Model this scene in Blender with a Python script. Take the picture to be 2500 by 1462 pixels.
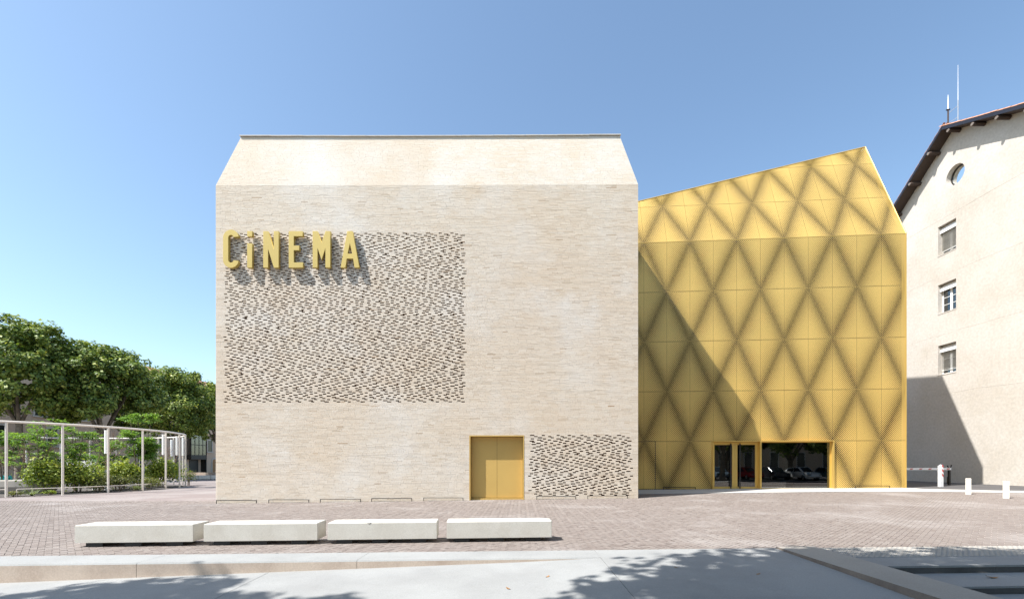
import bpy, bmesh, math, random
import numpy as np
from mathutils import Vector, Matrix
R = math.radians
for o in list(bpy.data.objects):
    bpy.data.objects.remove(o)
S = bpy.context.scene
C = S.collection
rnd = random.Random(7)

# ------------------------------------------------------------------ camera
cam_d = bpy.data.cameras.new('camera')
cam = bpy.data.objects.new('camera', cam_d)
C.objects.link(cam)
cam.location = (0, 0, 1.6)
cam.rotation_euler = (R(90), 0, 0)
cam_d.sensor_width = 36
cam_d.lens = 1150 / 2500 * 36
cam_d.shift_y = 399 / 2500
cam_d.clip_start = 0.05
cam_d.clip_end = 3000
S.camera = cam

# ------------------------------------------------------------------ sky + sun
SUN = Vector((1.68, 0.833, -2.60)).normalized()      # direction in which the light travels
EL = math.asin(-SUN.z)
AZ = math.atan2(-SUN.x, -SUN.y)                      # towards the sun, clockwise from +Y
w = bpy.data.worlds.new('World')
S.world = w
w.use_nodes = True
wn = w.node_tree.nodes
wl = w.node_tree.links
bg = wn['Background']
sky = wn.new('ShaderNodeTexSky')
sky.sky_type = 'NISHITA'
sky.sun_disc = False
sky.sun_elevation = EL
sky.sun_rotation = AZ
sky.altitude = 130
sky.air_density = 1.0
sky.dust_density = 1.2
sky.ozone_density = 1.5
tint = wn.new('ShaderNodeMix'); tint.data_type = 'RGBA'; tint.blend_type = 'MULTIPLY'
tint.inputs[0].default_value = 1.0
tint.inputs[7].default_value = (0.98, 1.025, 0.98, 1)      # slightly cleaner blue, the same over the whole sky
wl.new(sky.outputs[0], tint.inputs[6])
wl.new(tint.outputs[2], bg.inputs[0])
bg.inputs[1].default_value = 0.135
sd = bpy.data.lights.new('sun', 'SUN')
sd.energy = 5.0
sd.angle = R(0.53)
sd.color = (1.0, 0.975, 0.935)
so = bpy.data.objects.new('sun', sd)
C.objects.link(so)
so.rotation_euler = SUN.to_track_quat('-Z', 'Y').to_euler()
so.location = (-20, -12, 40)
S.view_settings.view_transform = 'Standard'
S.view_settings.look = 'None'
S.view_settings.exposure = 0.93
S.view_settings.gamma = 1.0

# ------------------------------------------------------------------ helpers
def smooth(t):
    t = max(0.0, min(1.0, t))
    return t * t * (3 - 2 * t)

def g(x, y):
    """height of the square's paving"""
    t = max(0.0, min(1.0, (y - 9.5) / 11.0))
    p = 0.0128 * max(-14.0, min(20.0, x))
    e = 0.018 * max(0.0, min(4.5, y - 20.5)) * max(0.0, min(1.0, (x + 2) / 6))
    return t * p + e

def setp(o, label=None, cat=None, group=None, kind=None):
    if label: o['label'] = label
    if cat: o['category'] = cat
    if group: o['group'] = group
    if kind: o['kind'] = kind
    return o

def link(name, me, parent=None, mat=None):
    o = bpy.data.objects.new(name, me)
    C.objects.link(o)
    if parent: o.parent = parent
    if mat is not None and me is not None and len(me.materials) == 0:
        for m in (mat if isinstance(mat, (list, tuple)) else [mat]):
            me.materials.append(m)
    return o

def empty(name, loc=(0, 0, 0), rz=0.0, **kw):
    o = bpy.data.objects.new(name, None)
    C.objects.link(o)
    o.location = loc
    o.rotation_euler = (0, 0, rz)
    o.empty_display_size = 0.2
    return setp(o, **kw)

class MB:
    """collects shapes, built as ONE mesh"""
    def __init__(s):
        s.v = []; s.f = []; s.m = []; s.t = []; s.sm = []
    def add(s, vs, fs, m=0, tone=0.5, smooth=False):
        n = len(s.v)
        s.v.extend(vs)
        for f in fs:
            s.f.append(tuple(i + n for i in f)); s.m.append(m); s.t.append(tone); s.sm.append(smooth)
    def box(s, a, b, m=0, tone=0.5, nob=False):
        x0, y0, z0 = a; x1, y1, z1 = b
        vs = [(x0,y0,z0),(x1,y0,z0),(x1,y1,z0),(x0,y1,z0),(x0,y0,z1),(x1,y0,z1),(x1,y1,z1),(x0,y1,z1)]
        fs = [(4,5,6,7),(0,1,5,4),(1,2,6,5),(2,3,7,6),(3,0,4,7)]
        if not nob: fs.append((3,2,1,0))
        s.add(vs, fs, m, tone)
    def quad(s, a, b, c, d, m=0, tone=0.5):
        s.add([a, b, c, d], [(0,1,2,3)], m, tone)
    def prism(s, pts, z0, z1, m=0, tone=0.5):
        """pts: counter-clockwise xy outline; z0/z1 numbers or functions of (x,y)"""
        f0 = z0 if callable(z0) else (lambda x, y: z0)
        f1 = z1 if callable(z1) else (lambda x, y: z1)
        n = len(pts)
        vs = [(x, y, f0(x, y)) for x, y in pts] + [(x, y, f1(x, y)) for x, y in pts]
        fs = [tuple(range(n, 2*n)), tuple(reversed(range(n)))]
        fs += [(i, (i+1) % n, n + (i+1) % n, n + i) for i in range(n)]
        s.add(vs, fs, m, tone)
    def tube(s, path, rad, seg=8, m=0, cap=True, tone=0.5, smooth=True):
        path = [Vector(p) for p in path]
        n = len(path)
        rads = rad if isinstance(rad, (list, tuple)) else [rad]*n
        vs = []
        up = Vector((0.13, 0.21, 0.97))
        for i, p in enumerate(path):
            d = (path[min(n-1, i+1)] - path[max(0, i-1)]).normalized()
            a = d.cross(up)
            if a.length < 1e-3: a = d.cross(Vector((1, 0, 0)))
            a.normalize(); b = a.cross(d)
            for k in range(seg):
                t = 2*math.pi*k/seg
                q = p + (a*math.cos(t) + b*math.sin(t))*rads[i]
                vs.append((q.x, q.y, q.z))
        fs = []
        for i in range(n-1):
            for k in range(seg):
                k2 = (k+1) % seg
                fs.append((i*seg+k, (i+1)*seg+k, (i+1)*seg+k2, i*seg+k2))
        s.add(vs, fs, m, tone, smooth)
        if cap:
            s.add(vs[:seg], [tuple(range(seg))], m, tone)
            s.add(vs[-seg:], [tuple(reversed(range(seg)))], m, tone)
    def me(s, name, mats=None):
        me = bpy.data.meshes.new(name)
        me.from_pydata(s.v, [], s.f)
        if mats:
            for mm in (mats if isinstance(mats, (list, tuple)) else [mats]): me.materials.append(mm)
        me.polygons.foreach_set('material_index', s.m)
        me.polygons.foreach_set('use_smooth', s.sm)
        at = me.attributes.new('tone', 'FLOAT', 'FACE')
        at.data.foreach_set('value', s.t)
        me.update()
        return me
    def build(s, name, mats, parent=None, **kw):
        return setp(link(name, s.me(name, mats), parent), **kw)

# ------------------------------------------------------------------ materials
def nodes(name):
    m = bpy.data.materials.new(name)
    m.use_nodes = True
    nt = m.node_tree
    return m, nt, nt.nodes, nt.links, nt.nodes['Principled BSDF']

def ramp(N, stops):
    r = N.new('ShaderNodeValToRGB')
    el = r.color_ramp.elements
    while len(el) > 1: el.remove(el[-1])
    el[0].position = stops[0][0]; el[0].color = (*stops[0][1], 1)
    for p, c in stops[1:]:
        e = el.new(p); e.color = (*c, 1)
    return r

def noise(N, L, vec, scale, detail=4, rough=0.55, dims='3D'):
    n = N.new('ShaderNodeTexNoise')
    n.inputs['Scale'].default_value = scale
    n.inputs['Detail'].default_value = detail
    n.inputs['Roughness'].default_value = rough
    L.new(vec, n.inputs['Vector'])
    return n

def mixc(N, L, fac, a, b, mode='MIX'):
    mx = N.new('ShaderNodeMix'); mx.data_type = 'RGBA'; mx.blend_type = mode
    for sock, val in ((mx.inputs[0], fac), (mx.inputs[6], a), (mx.inputs[7], b)):
        if hasattr(val, 'is_output'): L.new(val, sock)
        elif isinstance(val, (int, float)): sock.default_value = val
        else: sock.default_value = (*val, 1)
    return mx.outputs[2]

def plain(name, col, rough=0.6, metal=0.0, var=0.12, scale=6.0, bump=0.0, spec=None, bscale=None, stretch=None):
    m, nt, N, L, P = nodes(name)
    tc = N.new('ShaderNodeTexCoord')
    vec = tc.outputs['Object']
    if stretch:
        mp = N.new('ShaderNodeMapping'); mp.inputs['Scale'].default_value = stretch
        L.new(vec, mp.inputs[0]); vec = mp.outputs[0]
    n = noise(N, L, vec, scale, 6)
    r = ramp(N, [(0.28, tuple(c*(1-var) for c in col)), (0.72, tuple(min(1, c*(1+var)) for c in col))])
    L.new(n.outputs[0], r.inputs[0])
    L.new(r.outputs[0], P.inputs['Base Color'])
    P.inputs['Roughness'].default_value = rough
    P.inputs['Metallic'].default_value = metal
    if spec is not None: P.inputs['Specular IOR Level'].default_value = spec
    if bump:
        n2 = noise(N, L, vec, bscale or scale*6, 5)
        b = N.new('ShaderNodeBump'); b.inputs['Strength'].default_value = bump; b.inputs['Distance'].default_value = 0.02
        L.new(n2.outputs[0], b.inputs['Height']); L.new(b.outputs[0], P.inputs['Normal'])
    return m

def tone_mat(name, stops, rough=0.85, stain=None, stain_scale=0.35, stain_lo=0.52, stain_hi=0.68, grain=0.08, spec=0.25, warm=None):
    """colour from the piece's own 'tone', plus mineral stains that have a shape of their own"""
    m, nt, N, L, P = nodes(name)
    at = N.new('ShaderNodeAttribute'); at.attribute_name = 'tone'
    r = ramp(N, stops); L.new(at.outputs['Fac'], r.inputs[0])
    tc = N.new('ShaderNodeTexCoord')
    geo = N.new('ShaderNodeNewGeometry')
    col = r.outputs[0]
    if warm:
        n0 = noise(N, L, geo.outputs['Position'], 0.22, 5, 0.6)
        r0 = ramp(N, [(0.42, (0, 0, 0)), (0.66, (0.75, 0.75, 0.75))]); L.new(n0.outputs[0], r0.inputs[0])
        col = mixc(N, L, r0.outputs[0], col, warm, 'MULTIPLY')
    if stain:
        n1 = noise(N, L, geo.outputs['Position'], stain_scale, 6, 0.62)
        r1 = ramp(N, [(stain_lo, (0, 0, 0)), (stain_hi, (0.8, 0.8, 0.8))]); L.new(n1.outputs[0], r1.inputs[0])
        col = mixc(N, L, r1.outputs[0], col, stain)
    n2 = noise(N, L, geo.outputs['Position'], 40, 4)
    r2 = ramp(N, [(0.3, (1-grain,)*3), (0.7, (1+grain,)*3)]); L.new(n2.outputs[0], r2.inputs[0])
    col = mixc(N, L, 1.0, col, r2.outputs[0], 'MULTIPLY')
    L.new(col, P.inputs['Base Color'])
    P.inputs['Roughness'].default_value = rough
    P.inputs['Specular IOR Level'].default_value = spec
    return m

def leaf_mat(name, stops, trans=0.35):
    m, nt, N, L, P = nodes(name)
    at = N.new('ShaderNodeAttribute'); at.attribute_name = 'tone'
    r = ramp(N, stops); L.new(at.outputs['Fac'], r.inputs[0])
    L.new(r.outputs[0], P.inputs['Base Color'])
    P.inputs['Roughness'].default_value = 0.5
    P.inputs['Specular IOR Level'].default_value = 0.35
    tr = N.new('ShaderNodeBsdfTranslucent')
    c2 = mixc(N, L, 1.0, r.outputs[0], (1.5, 1.45, 0.6), 'MULTIPLY')
    L.new(c2, tr.inputs[0])
    ms = N.new('ShaderNodeMixShader'); ms.inputs[0].default_value = trans
    L.new(P.outputs[0], ms.inputs[1]); L.new(tr.outputs[0], ms.inputs[2])
    L.new(ms.outputs[0], N['Material Output'].inputs[0])
    return m

def glass_mat(name, tint=(0.02, 0.025, 0.025), trans=0.55):
    """window glass: mirror reflection by Fresnel over a tinted see-through pane"""
    m, nt, N, L, P = nodes(name)
    N.remove(P)
    fr = N.new('ShaderNodeFresnel'); fr.inputs[0].default_value = 2.3
    tr = N.new('ShaderNodeBsdfTransparent'); tr.inputs[0].default_value = (trans, trans*1.02, trans, 1)
    gl = N.new('ShaderNodeBsdfGlossy'); gl.inputs['Roughness'].default_value = 0.0
    gl.inputs[0].default_value = (0.92, 0.95, 0.95, 1)
    geo = N.new('ShaderNodeNewGeometry')
    nz = noise(N, L, geo.outputs['Position'], 0.9, 1)
    b = N.new('ShaderNodeBump'); b.inputs['Strength'].default_value = 0.05; b.inputs['Distance'].default_value = 0.02
    L.new(nz.outputs[0], b.inputs['Height']); L.new(b.outputs[0], gl.inputs['Normal'])
    ms = N.new('ShaderNodeMixShader')
    L.new(fr.outputs[0], ms.inputs[0]); L.new(tr.outputs[0], ms.inputs[1]); L.new(gl.outputs[0], ms.inputs[2])
    L.new(ms.outputs[0], N['Material Output'].inputs[0])
    return m

def surface_mat(name, base, spots, rough=0.9, big=0.25, fine=30, bump=0.25, amt=0.5, dark=None):
    """mineral ground surface: base + soiling patches + aggregate"""
    m, nt, N, L, P = nodes(name)
    geo = N.new('ShaderNodeNewGeometry')
    pos = geo.outputs['Position']
    n1 = noise(N, L, pos, big, 7, 0.65)
    r1 = ramp(N, [(0.4, (0, 0, 0)), (0.7, (amt,)*3)]); L.new(n1.outputs[0], r1.inputs[0])
    col = mixc(N, L, r1.outputs[0], base, spots)
    n2 = noise(N, L, pos, fine, 5, 0.7)
    r2 = ramp(N, [(0.3, (0.86,)*3), (0.7, (1.12,)*3)]); L.new(n2.outputs[0], r2.inputs[0])
    col = mixc(N, L, 1.0, col, r2.outputs[0], 'MULTIPLY')
    if dark:
        v = N.new('ShaderNodeTexVoronoi'); v.inputs['Scale'].default_value = 95
        L.new(pos, v.inputs['Vector'])
        rv = ramp(N, [(0.10, (0.45,)*3), (0.22, (1, 1, 1))]); L.new(v.outputs['Distance'], rv.inputs[0])
        col = mixc(N, L, dark, col, rv.outputs[0], 'MULTIPLY')
    L.new(col, P.inputs['Base Color'])
    P.inputs['Roughness'].default_value = rough
    P.inputs['Specular IOR Level'].default_value = 0.3
    b = N.new('ShaderNodeBump'); b.inputs['Strength'].default_value = bump; b.inputs['Distance'].default_value = 0.01
    L.new(n2.outputs[0], b.inputs['Height']); L.new(b.outputs[0], P.inputs['Normal'])
    return m

def gold_mat(name, col, metal=0.75, rough=0.46):
    m, nt, N, L, P = nodes(name)
    geo = N.new('ShaderNodeNewGeometry')
    n = noise(N, L, geo.outputs['Position'], 0.5, 5)
    r = ramp(N, [(0.3, tuple(c*0.93 for c in col)), (0.7, tuple(min(1, c*1.06) for c in col))])
    L.new(n.outputs[0], r.inputs[0])
    at = N.new('ShaderNodeAttribute'); at.attribute_name = 'tone'
    rt = ramp(N, [(0.0, (0.93,)*3), (1.0, (1.07,)*3)]); L.new(at.outputs['Fac'], rt.inputs[0])
    L.new(mixc(N, L, 1.0, r.outputs[0], rt.outputs[0], 'MULTIPLY'), P.inputs['Base Color'])
    P.inputs['Metallic'].default_value = metal
    P.inputs['Roughness'].default_value = rough
    return m

M = {}
M['brick'] = tone_mat('pale_brick', [(0.0, (0.38, 0.27, 0.18)), (0.12, (0.53, 0.44, 0.34)), (0.45, (0.625, 0.54, 0.44)), (0.8, (0.66, 0.592, 0.50)), (1.0, (0.68, 0.645, 0.585))],
                      stain=(0.70, 0.675, 0.635), stain_scale=0.30, stain_lo=0.50, stain_hi=0.80, warm=(0.98, 0.92, 0.85))
M['brick_core'] = plain('brick_joint_backing', (0.10, 0.058, 0.036), 0.95, var=0.2)
M['coping'] = plain('zinc_coping', (0.42, 0.42, 0.41), 0.45, 0.6)
M['cap'] = plain('pale_cap', (0.50, 0.47, 0.42), 0.8)
M['gold'] = gold_mat('gold_anodised_sheet', (0.74, 0.49, 0.14), 0.30, 0.40)
M['gold_frame'] = gold_mat('gold_frame_metal', (0.68, 0.45, 0.12), 0.5, 0.4)
M['gold_paint'] = gold_mat('gold_painted_door', (0.52, 0.345, 0.105), 0.3, 0.5)
M['gold_sign'] = gold_mat('gold_sign_paint', (0.50, 0.37, 0.10), 0.2, 0.5)
M['cavity'] = plain('dark_membrane', (0.018, 0.015, 0.012), 0.9)
M['black_steel'] = plain('black_steel', (0.02, 0.02, 0.02), 0.5, 0.3)
M['glass'] = glass_mat('entrance_glass', trans=0.55)
M['pane'] = glass_mat('window_glass', trans=0.35)
M['interior'] = plain('foyer_finish', (0.05, 0.05, 0.05), 0.8)
M['interior_light'] = plain('foyer_pale_wall', (0.42, 0.46, 0.40), 0.8)
M['render'] = surface_mat('pale_lime_render', (0.50, 0.465, 0.42), (0.42, 0.375, 0.315), big=0.30, fine=7, bump=0.35, amt=0.9)
M['timber'] = plain('old_dark_timber', (0.055, 0.035, 0.026), 0.75, var=0.35, scale=9, bump=0.4, stretch=(6, 1, 6))
M['timber_end'] = plain('weathered_beam_end', (0.17, 0.14, 0.12), 0.85, var=0.3)
M['tile'] = plain('clay_roof_tile', (0.42, 0.21, 0.13), 0.85, var=0.3, scale=5)
M['lead'] = plain('dark_gutter', (0.035, 0.035, 0.045), 0.4, 0.5)
M['white'] = plain('white_paint', (0.78, 0.78, 0.77), 0.5, var=0.04)
M['blind'] = plain('grey_blind_slat', (0.52, 0.52, 0.50), 0.5, var=0.06)
M['offwhite_steel'] = plain('off_white_painted_steel', (0.66, 0.60, 0.53), 0.45, var=0.05)
M['lamp_white'] = plain('white_lamp_tube', (0.82, 0.82, 0.80), 0.4, var=0.03)
M['bench'] = surface_mat('cream_stone', (0.58, 0.555, 0.50), (0.46, 0.425, 0.365), big=2.2, fine=60, bump=0.1, amt=0.6)
M['bollard'] = surface_mat('pale_limestone', (0.66, 0.62, 0.54), (0.5, 0.46, 0.4), big=3, fine=60, bump=0.15)
M['concrete'] = surface_mat('light_concrete', (0.295, 0.297, 0.29), (0.225, 0.225, 0.22), big=0.55, fine=55, bump=0.12, amt=0.85, dark=0.35)
M['concrete_warm'] = surface_mat('formed_concrete', (0.50, 0.41, 0.335), (0.34, 0.255, 0.20), big=1.3, fine=40, bump=0.2, amt=0.65)
M['concrete_kerb'] = surface_mat('beige_precast', (0.35, 0.32, 0.28), (0.28, 0.255, 0.22), big=1.1, fine=50, bump=0.12, amt=0.5)
M['kerb_face_shade'] = surface_mat('kerb_face_shade', (0.20, 0.165, 0.14), (0.13, 0.105, 0.09), big=2.0, fine=40, amt=0.8)  # kerb sides: shade put into the colour so the edge shows
M['joint'] = plain('dark_joint', (0.035, 0.032, 0.03), 0.95)
M['sand'] = surface_mat('pale_joint_sand', (0.40, 0.35, 0.315), (0.20, 0.165, 0.15), big=1.2, fine=50, amt=0.95)
M['paver'] = tone_mat('plum_paver', [(0.0, (0.165, 0.134, 0.118)), (0.35, (0.20, 0.167, 0.148)), (0.7, (0.215, 0.183, 0.163)), (1.0, (0.245, 0.212, 0.19))],
                      stain=(0.36, 0.33, 0.31), stain_scale=0.33, stain_lo=0.52, stain_hi=0.80, grain=0.12, spec=0.3)
M['paving_far'] = surface_mat('plum_paving', (0.205, 0.168, 0.156), (0.34, 0.315, 0.295), big=0.33, fine=9, bump=0.2, amt=0.55)
M['strip'] = surface_mat('white_concrete_strip', (0.46, 0.445, 0.415), (0.38, 0.365, 0.34), big=0.8, fine=40, amt=0.5)
M['riser_stain_shade'] = surface_mat('stained_shaded_riser', (0.13, 0.125, 0.12), (0.08, 0.075, 0.07), big=2.5, fine=40, amt=0.8)  # step risers: dark staining, with tree shade put into the colour too
M['asphalt'] = surface_mat('asphalt', (0.085, 0.08, 0.08), (0.14, 0.13, 0.12), big=0.5, fine=40, amt=0.5)
M['soil'] = surface_mat('planting_soil', (0.085, 0.075, 0.07), (0.13, 0.115, 0.1), big=1.5, fine=20, bump=0.8, amt=0.6)
M['earth'] = surface_mat('earth', (0.2, 0.18, 0.15), (0.15, 0.14, 0.1), big=0.1, fine=5)
M['tan_render'] = surface_mat('tan_render', (0.60, 0.44, 0.32), (0.52, 0.375, 0.27), big=0.3, fine=5, bump=0.2)
M['stone_trim'] = surface_mat('stone_trim', (0.56, 0.50, 0.43), (0.45, 0.4, 0.33), big=1.5, fine=20)
M['door_wood'] = plain('orange_wood_door', (0.36, 0.17, 0.06), 0.6, var=0.2, scale=3)
M['dark_frame'] = plain('dark_bronze_frame', (0.03, 0.026, 0.022), 0.5, 0.2)
M['bark'] = plain('plane_bark', (0.16, 0.135, 0.105), 0.9, var=0.45, scale=3.5, bump=0.5)
M['twig'] = plain('brown_twig', (0.20, 0.125, 0.09), 0.85, var=0.25)
M['stem'] = plain('grey_brown_stem', (0.15, 0.115, 0.085), 0.85, var=0.25)
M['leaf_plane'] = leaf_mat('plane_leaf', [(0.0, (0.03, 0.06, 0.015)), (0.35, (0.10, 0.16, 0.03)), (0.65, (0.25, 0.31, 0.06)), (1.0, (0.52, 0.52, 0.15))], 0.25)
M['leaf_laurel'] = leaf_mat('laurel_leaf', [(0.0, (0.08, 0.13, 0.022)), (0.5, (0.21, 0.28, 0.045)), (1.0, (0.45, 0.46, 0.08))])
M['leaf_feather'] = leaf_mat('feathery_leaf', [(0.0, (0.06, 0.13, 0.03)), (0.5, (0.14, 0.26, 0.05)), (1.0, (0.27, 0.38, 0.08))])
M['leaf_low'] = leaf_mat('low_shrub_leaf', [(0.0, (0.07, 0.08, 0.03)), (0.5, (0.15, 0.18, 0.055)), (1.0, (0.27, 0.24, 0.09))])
M['leaf_yucca'] = leaf_mat('strap_leaf', [(0.0, (0.10, 0.14, 0.06)), (1.0, (0.30, 0.34, 0.18))])
M['dry_leaf'] = plain('dry_leaf', (0.30, 0.15, 0.05), 0.8)
M['teal'] = plain('teal_shirt', (0.05, 0.42, 0.38), 0.8)
M['skin'] = plain('skin', (0.5, 0.3, 0.21), 0.6)
M['hair'] = plain('dark_hair', (0.015, 0.012, 0.01), 0.7)
M['trousers'] = plain('dark_trousers', (0.03, 0.035, 0.05), 0.85)
M['tyre'] = plain('tyre_rubber', (0.015, 0.015, 0.015), 0.85)
M['car_glass'] = plain('car_glass', (0.02, 0.025, 0.03), 0.08)
M['rim'] = plain('alloy_rim', (0.5, 0.5, 0.5), 0.35, 0.8)
M['red'] = plain('red_reflective', (0.52, 0.035, 0.025), 0.45, var=0.05)
M['car_red'] = plain('red_car_paint', (0.35, 0.02, 0.025), 0.25, var=0.02)
M['car_white'] = plain('white_car_paint', (0.75, 0.75, 0.75), 0.25, var=0.02)
M['car_black'] = plain('black_car_paint', (0.02, 0.02, 0.025), 0.2, var=0.02)
M['car_blue'] = plain('grey_blue_car_paint', (0.12, 0.17, 0.22), 0.25, var=0.02)

# ================================================================== GROUND
def edge_y(x): return 8.55 + 0.055 * x            # front edge of the paved square
def border_y(x): return 7.88 + 0.060 * x          # front edge of the raised concrete border
def nose1(x): return 7.00 + 0.05 * x
def nose2(x): return 6.22 + 0.05 * x
def nose3(x): return 5.44 + 0.05 * x
def ramp_z(x): return 0.013 if x >= 1.5 else max(-0.55, -0.25 * (1.5 - x) / 9.5)

m = MB(); m.box((-900, -500, -1.4), (900, 1400, -1.0))
m.build('ground', M['earth'], kind='structure')

PAVE_END = 22.35
xs = np.concatenate([np.linspace(-110, -32, 14), np.linspace(-30, 30, 49), np.linspace(32, 60, 8)])
ts = [i/22 for i in range(23)]
ys_far = [22.8, 23.4, 24.2, 25, 26, 28, 32, 40, 55, 80, 120, 170, 260]
m = MB()
rows = []
for t in ts:
    rows.append([(x, (1-t)*edge_y(x) + t*PAVE_END) for x in xs])
for y in ys_far:
    rows.append([(x, y) for x in xs])
vs = []
for i, r_ in enumerate(rows):
    for (x, y) in r_:
        vs.append((float(x), float(y), g(x, y) - (0.009 if i < len(ts) else 0.0)))
nx = len(xs)
for i in range(len(rows)-1):
    m.add([], [], 0)
fs0 = []
m.v = vs
for i in range(len(rows)-1):
    for k in range(nx-1):
        m.f.append((i*nx+k, i*nx+k+1, (i+1)*nx+k+1, (i+1)*nx+k))
        m.m.append(0 if i < len(ts)-1 and abs(vs[i*nx+k][0]) < 1.09*vs[i*nx+k][1] + 5.0 else 1); m.t.append(0.5); m.sm.append(False)
paving = m.build('square_paving', [M['sand'], M['paving_far']], kind='structure')

# pavers, laid in a 45-degree herringbone
PW = 0.1
ang = R(44)
ca, sa = math.cos(ang), math.sin(ang)
rp = random.Random(3)
big = MB()
singles = []
lim = 260
GAP = 0.0035
def paver_box(c, r, w, h):
    x0, y0, x1, y1 = c*PW+GAP, r*PW+GAP, (c+w)*PW-GAP, (r+h)*PW-GAP
    return [(x*ca - y*sa, x*sa + y*ca) for x, y in ((x0, y0), (x1, y0), (x1, y1), (x0, y1))]
cand = []
for r_ in range(-380, 380):
    for c_ in range(-380, 380):
        mm = (c_ - r_) % 4
        if mm == 0: w_, h_, rr = 2, 1, r_
        elif mm == 2: w_, h_, rr = 1, 2, r_ - 1
        else: continue
        cx = (c_ + w_/2)*PW; cy = (rr + h_/2)*PW
        X = cx*ca - cy*sa; Y = cx*sa + cy*ca + 12.0
        if Y > PAVE_END - 0.12 or Y < edge_y(X) - 0.06 or abs(X) > 1.09*Y + 5.0: continue
        if -12.9 < X < 5.45 and Y > 20.9: continue
        cand.append((c_, rr, w_, h_, X, Y))
# the pavers that show largest stay pieces of their own
order = sorted(range(len(cand)), key=lambda i: (cand[i][5] - edge_y(cand[i][4])) + abs(cand[i][4] - 3.0)*0.09)
single_set = set(order[:300])
paver_mesh = {}
def paver_piece(tone_i, horiz):
    k = (tone_i, horiz)
    if k not in paver_mesh:
        b = MB()
        w_, h_ = (2, 1) if horiz else (1, 2)
        pts = [(x - 0, y) for x, y in paver_box(-w_/2, -h_/2, w_, h_)]
        vs = [(x, y, -0.02) for x, y in pts] + [(x*0.97, y*0.97, 0.0) for x, y in pts]
        b.add(vs, [(4,5,6,7),(0,1,5,4),(1,2,6,5),(2,3,7,6),(3,0,4,7)], 0, tone_i/5)
        paver_mesh[k] = b.me('paver', M['paver'])
    return paver_mesh[k]
for i, (c_, rr, w_, h_, X, Y) in enumerate(cand):
    tone = min(1, max(0, rp.gauss(0.5, 0.2)))
    dz = rp.uniform(-0.002, 0.0025)
    if i in single_set:
        o = link('paver', paver_piece(int(tone*5), w_ == 2), paving)
        o.location = (X, Y, g(X, Y) + dz)
        continue
    pts = [(x, y + 12.0) for x, y in paver_box(c_, rr, w_, h_)]
    jx, jy = rp.uniform(-0.012, 0.012), rp.uniform(-0.012, 0.012)
    zt = [g(x, y) + dz + (x-X)*jx + (y-Y)*jy for x, y in pts]
    n = len(big.v)
    big.v.extend([(x, y, z-0.02) for (x, y), z in zip(pts, zt)] + [(X+(x-X)*0.97, Y+(y-Y)*0.97, z) for (x, y), z in zip(pts, zt)])
    for f in ((4,5,6,7),(0,1,5,4),(1,2,6,5),(2,3,7,6),(3,0,4,7)):
        big.f.append(tuple(a+n for a in f)); big.m.append(0); big.t.append(tone); big.sm.append(False)
big.build('pavers', M['paver'], paving, kind='stuff')

# concrete in front of the square
m = MB(); m.box((-30, -40, -0.98), (40, 7.0, -0.80))
m.box((4.0, -40, -0.9), (5.7, 8.6, -0.12))
m.prism([(-14, 5), (5.5, 5), (5.5, edge_y(5.5)-0.01), (-14, edge_y(-14)-0.01)], -0.98, -0.72)
m.build('concrete_bed', M['joint'], kind='structure')

border = empty('concrete_border', (0, 0, 0), kind='structure')
def border_piece(x0, x1):
    b = MB()
    n = 6
    xs_ = [x0 + (x1-x0)*i/n for i in range(n+1)]
    top_b = [(x, edge_y(x)-0.004, 0.009) for x in xs_]
    ch = [(x, border_y(x)+0.02, 0.009) for x in xs_]
    fr = [(x, border_y(x), -0.014) for x in xs_]
    bo = [(x, border_y(x), ramp_z(x)-0.12) for x in xs_]
    for i in range(n):
        b.add([top_b[i], ch[i], ch[i+1], top_b[i+1]], [(0,1,2,3)], 0)
        b.add([ch[i], fr[i], fr[i+1], ch[i+1]], [(0,1,2,3)], 0)
        b.add([fr[i], bo[i], bo[i+1], fr[i+1]], [(0,1,2,3)], 1)
    b.build('border_slab', [M['concrete'], M['concrete_warm']], border)
for a, b_ in ((-16, -11.3), (-11.294, -6.0), (-5.994, -2.55), (-2.544, 1.5)): border_piece(a, b_)

ramp = empty('concrete_ramp', (0, 0, 0), kind='structure')
def ramp_piece(x0, x1, yf):
    b = MB()
    n = max(1, int((x1-x0)/1.2))
    for i in range(n):
        xa, xb = x0+(x1-x0)*i/n, x0+(x1-x0)*(i+1)/n
        za, zb = ramp_z(xa)-0.004, ramp_z(xb)-0.004
        b.add([(xa, 4, za-0.10), (xb, 4, zb-0.10), (xb, yf(xb), zb-0.022*(8.6-yf(xb))), (xa, yf(xa), za-0.022*(8.6-yf(xa)))], [(0,1,2,3)])
        b.add([(xa, -30, za-0.10), (xb, -30, zb-0.10), (xb, 4, zb-0.10), (xa, 4, za-0.10)], [(0,1,2,3)])
    for xe, od in ((x0, (3,2,1,0)), (x1, (0,1,2,3))):
        ze = ramp_z(xe)-0.004
        b.add([(xe, 4, ze-0.10), (xe, yf(xe), ze-0.022*(8.6-yf(xe))), (xe, yf(xe), -0.7), (xe, 4, -0.7)], [od])
    b.build('slab', M['concrete'], ramp)
ramp_piece(-16, -3.947, lambda x: border_y(x)+0.01)
ramp_piece(-3.938, 1.500, lambda x: border_y(x)+0.01)
ramp_piece(1.509, 4.92, lambda x: edge_y(x)-0.004)

m = MB()
m.prism([(4.90, -12), (5.63, -12), (5.66, edge_y(5.66)-0.02), (4.93, edge_y(4.9)-0.02)], -0.5, 0.045)
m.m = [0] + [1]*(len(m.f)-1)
kb = m.build('ramp_kerb', [M['concrete_kerb'], M['kerb_face_shade']], kind='structure')

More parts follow.
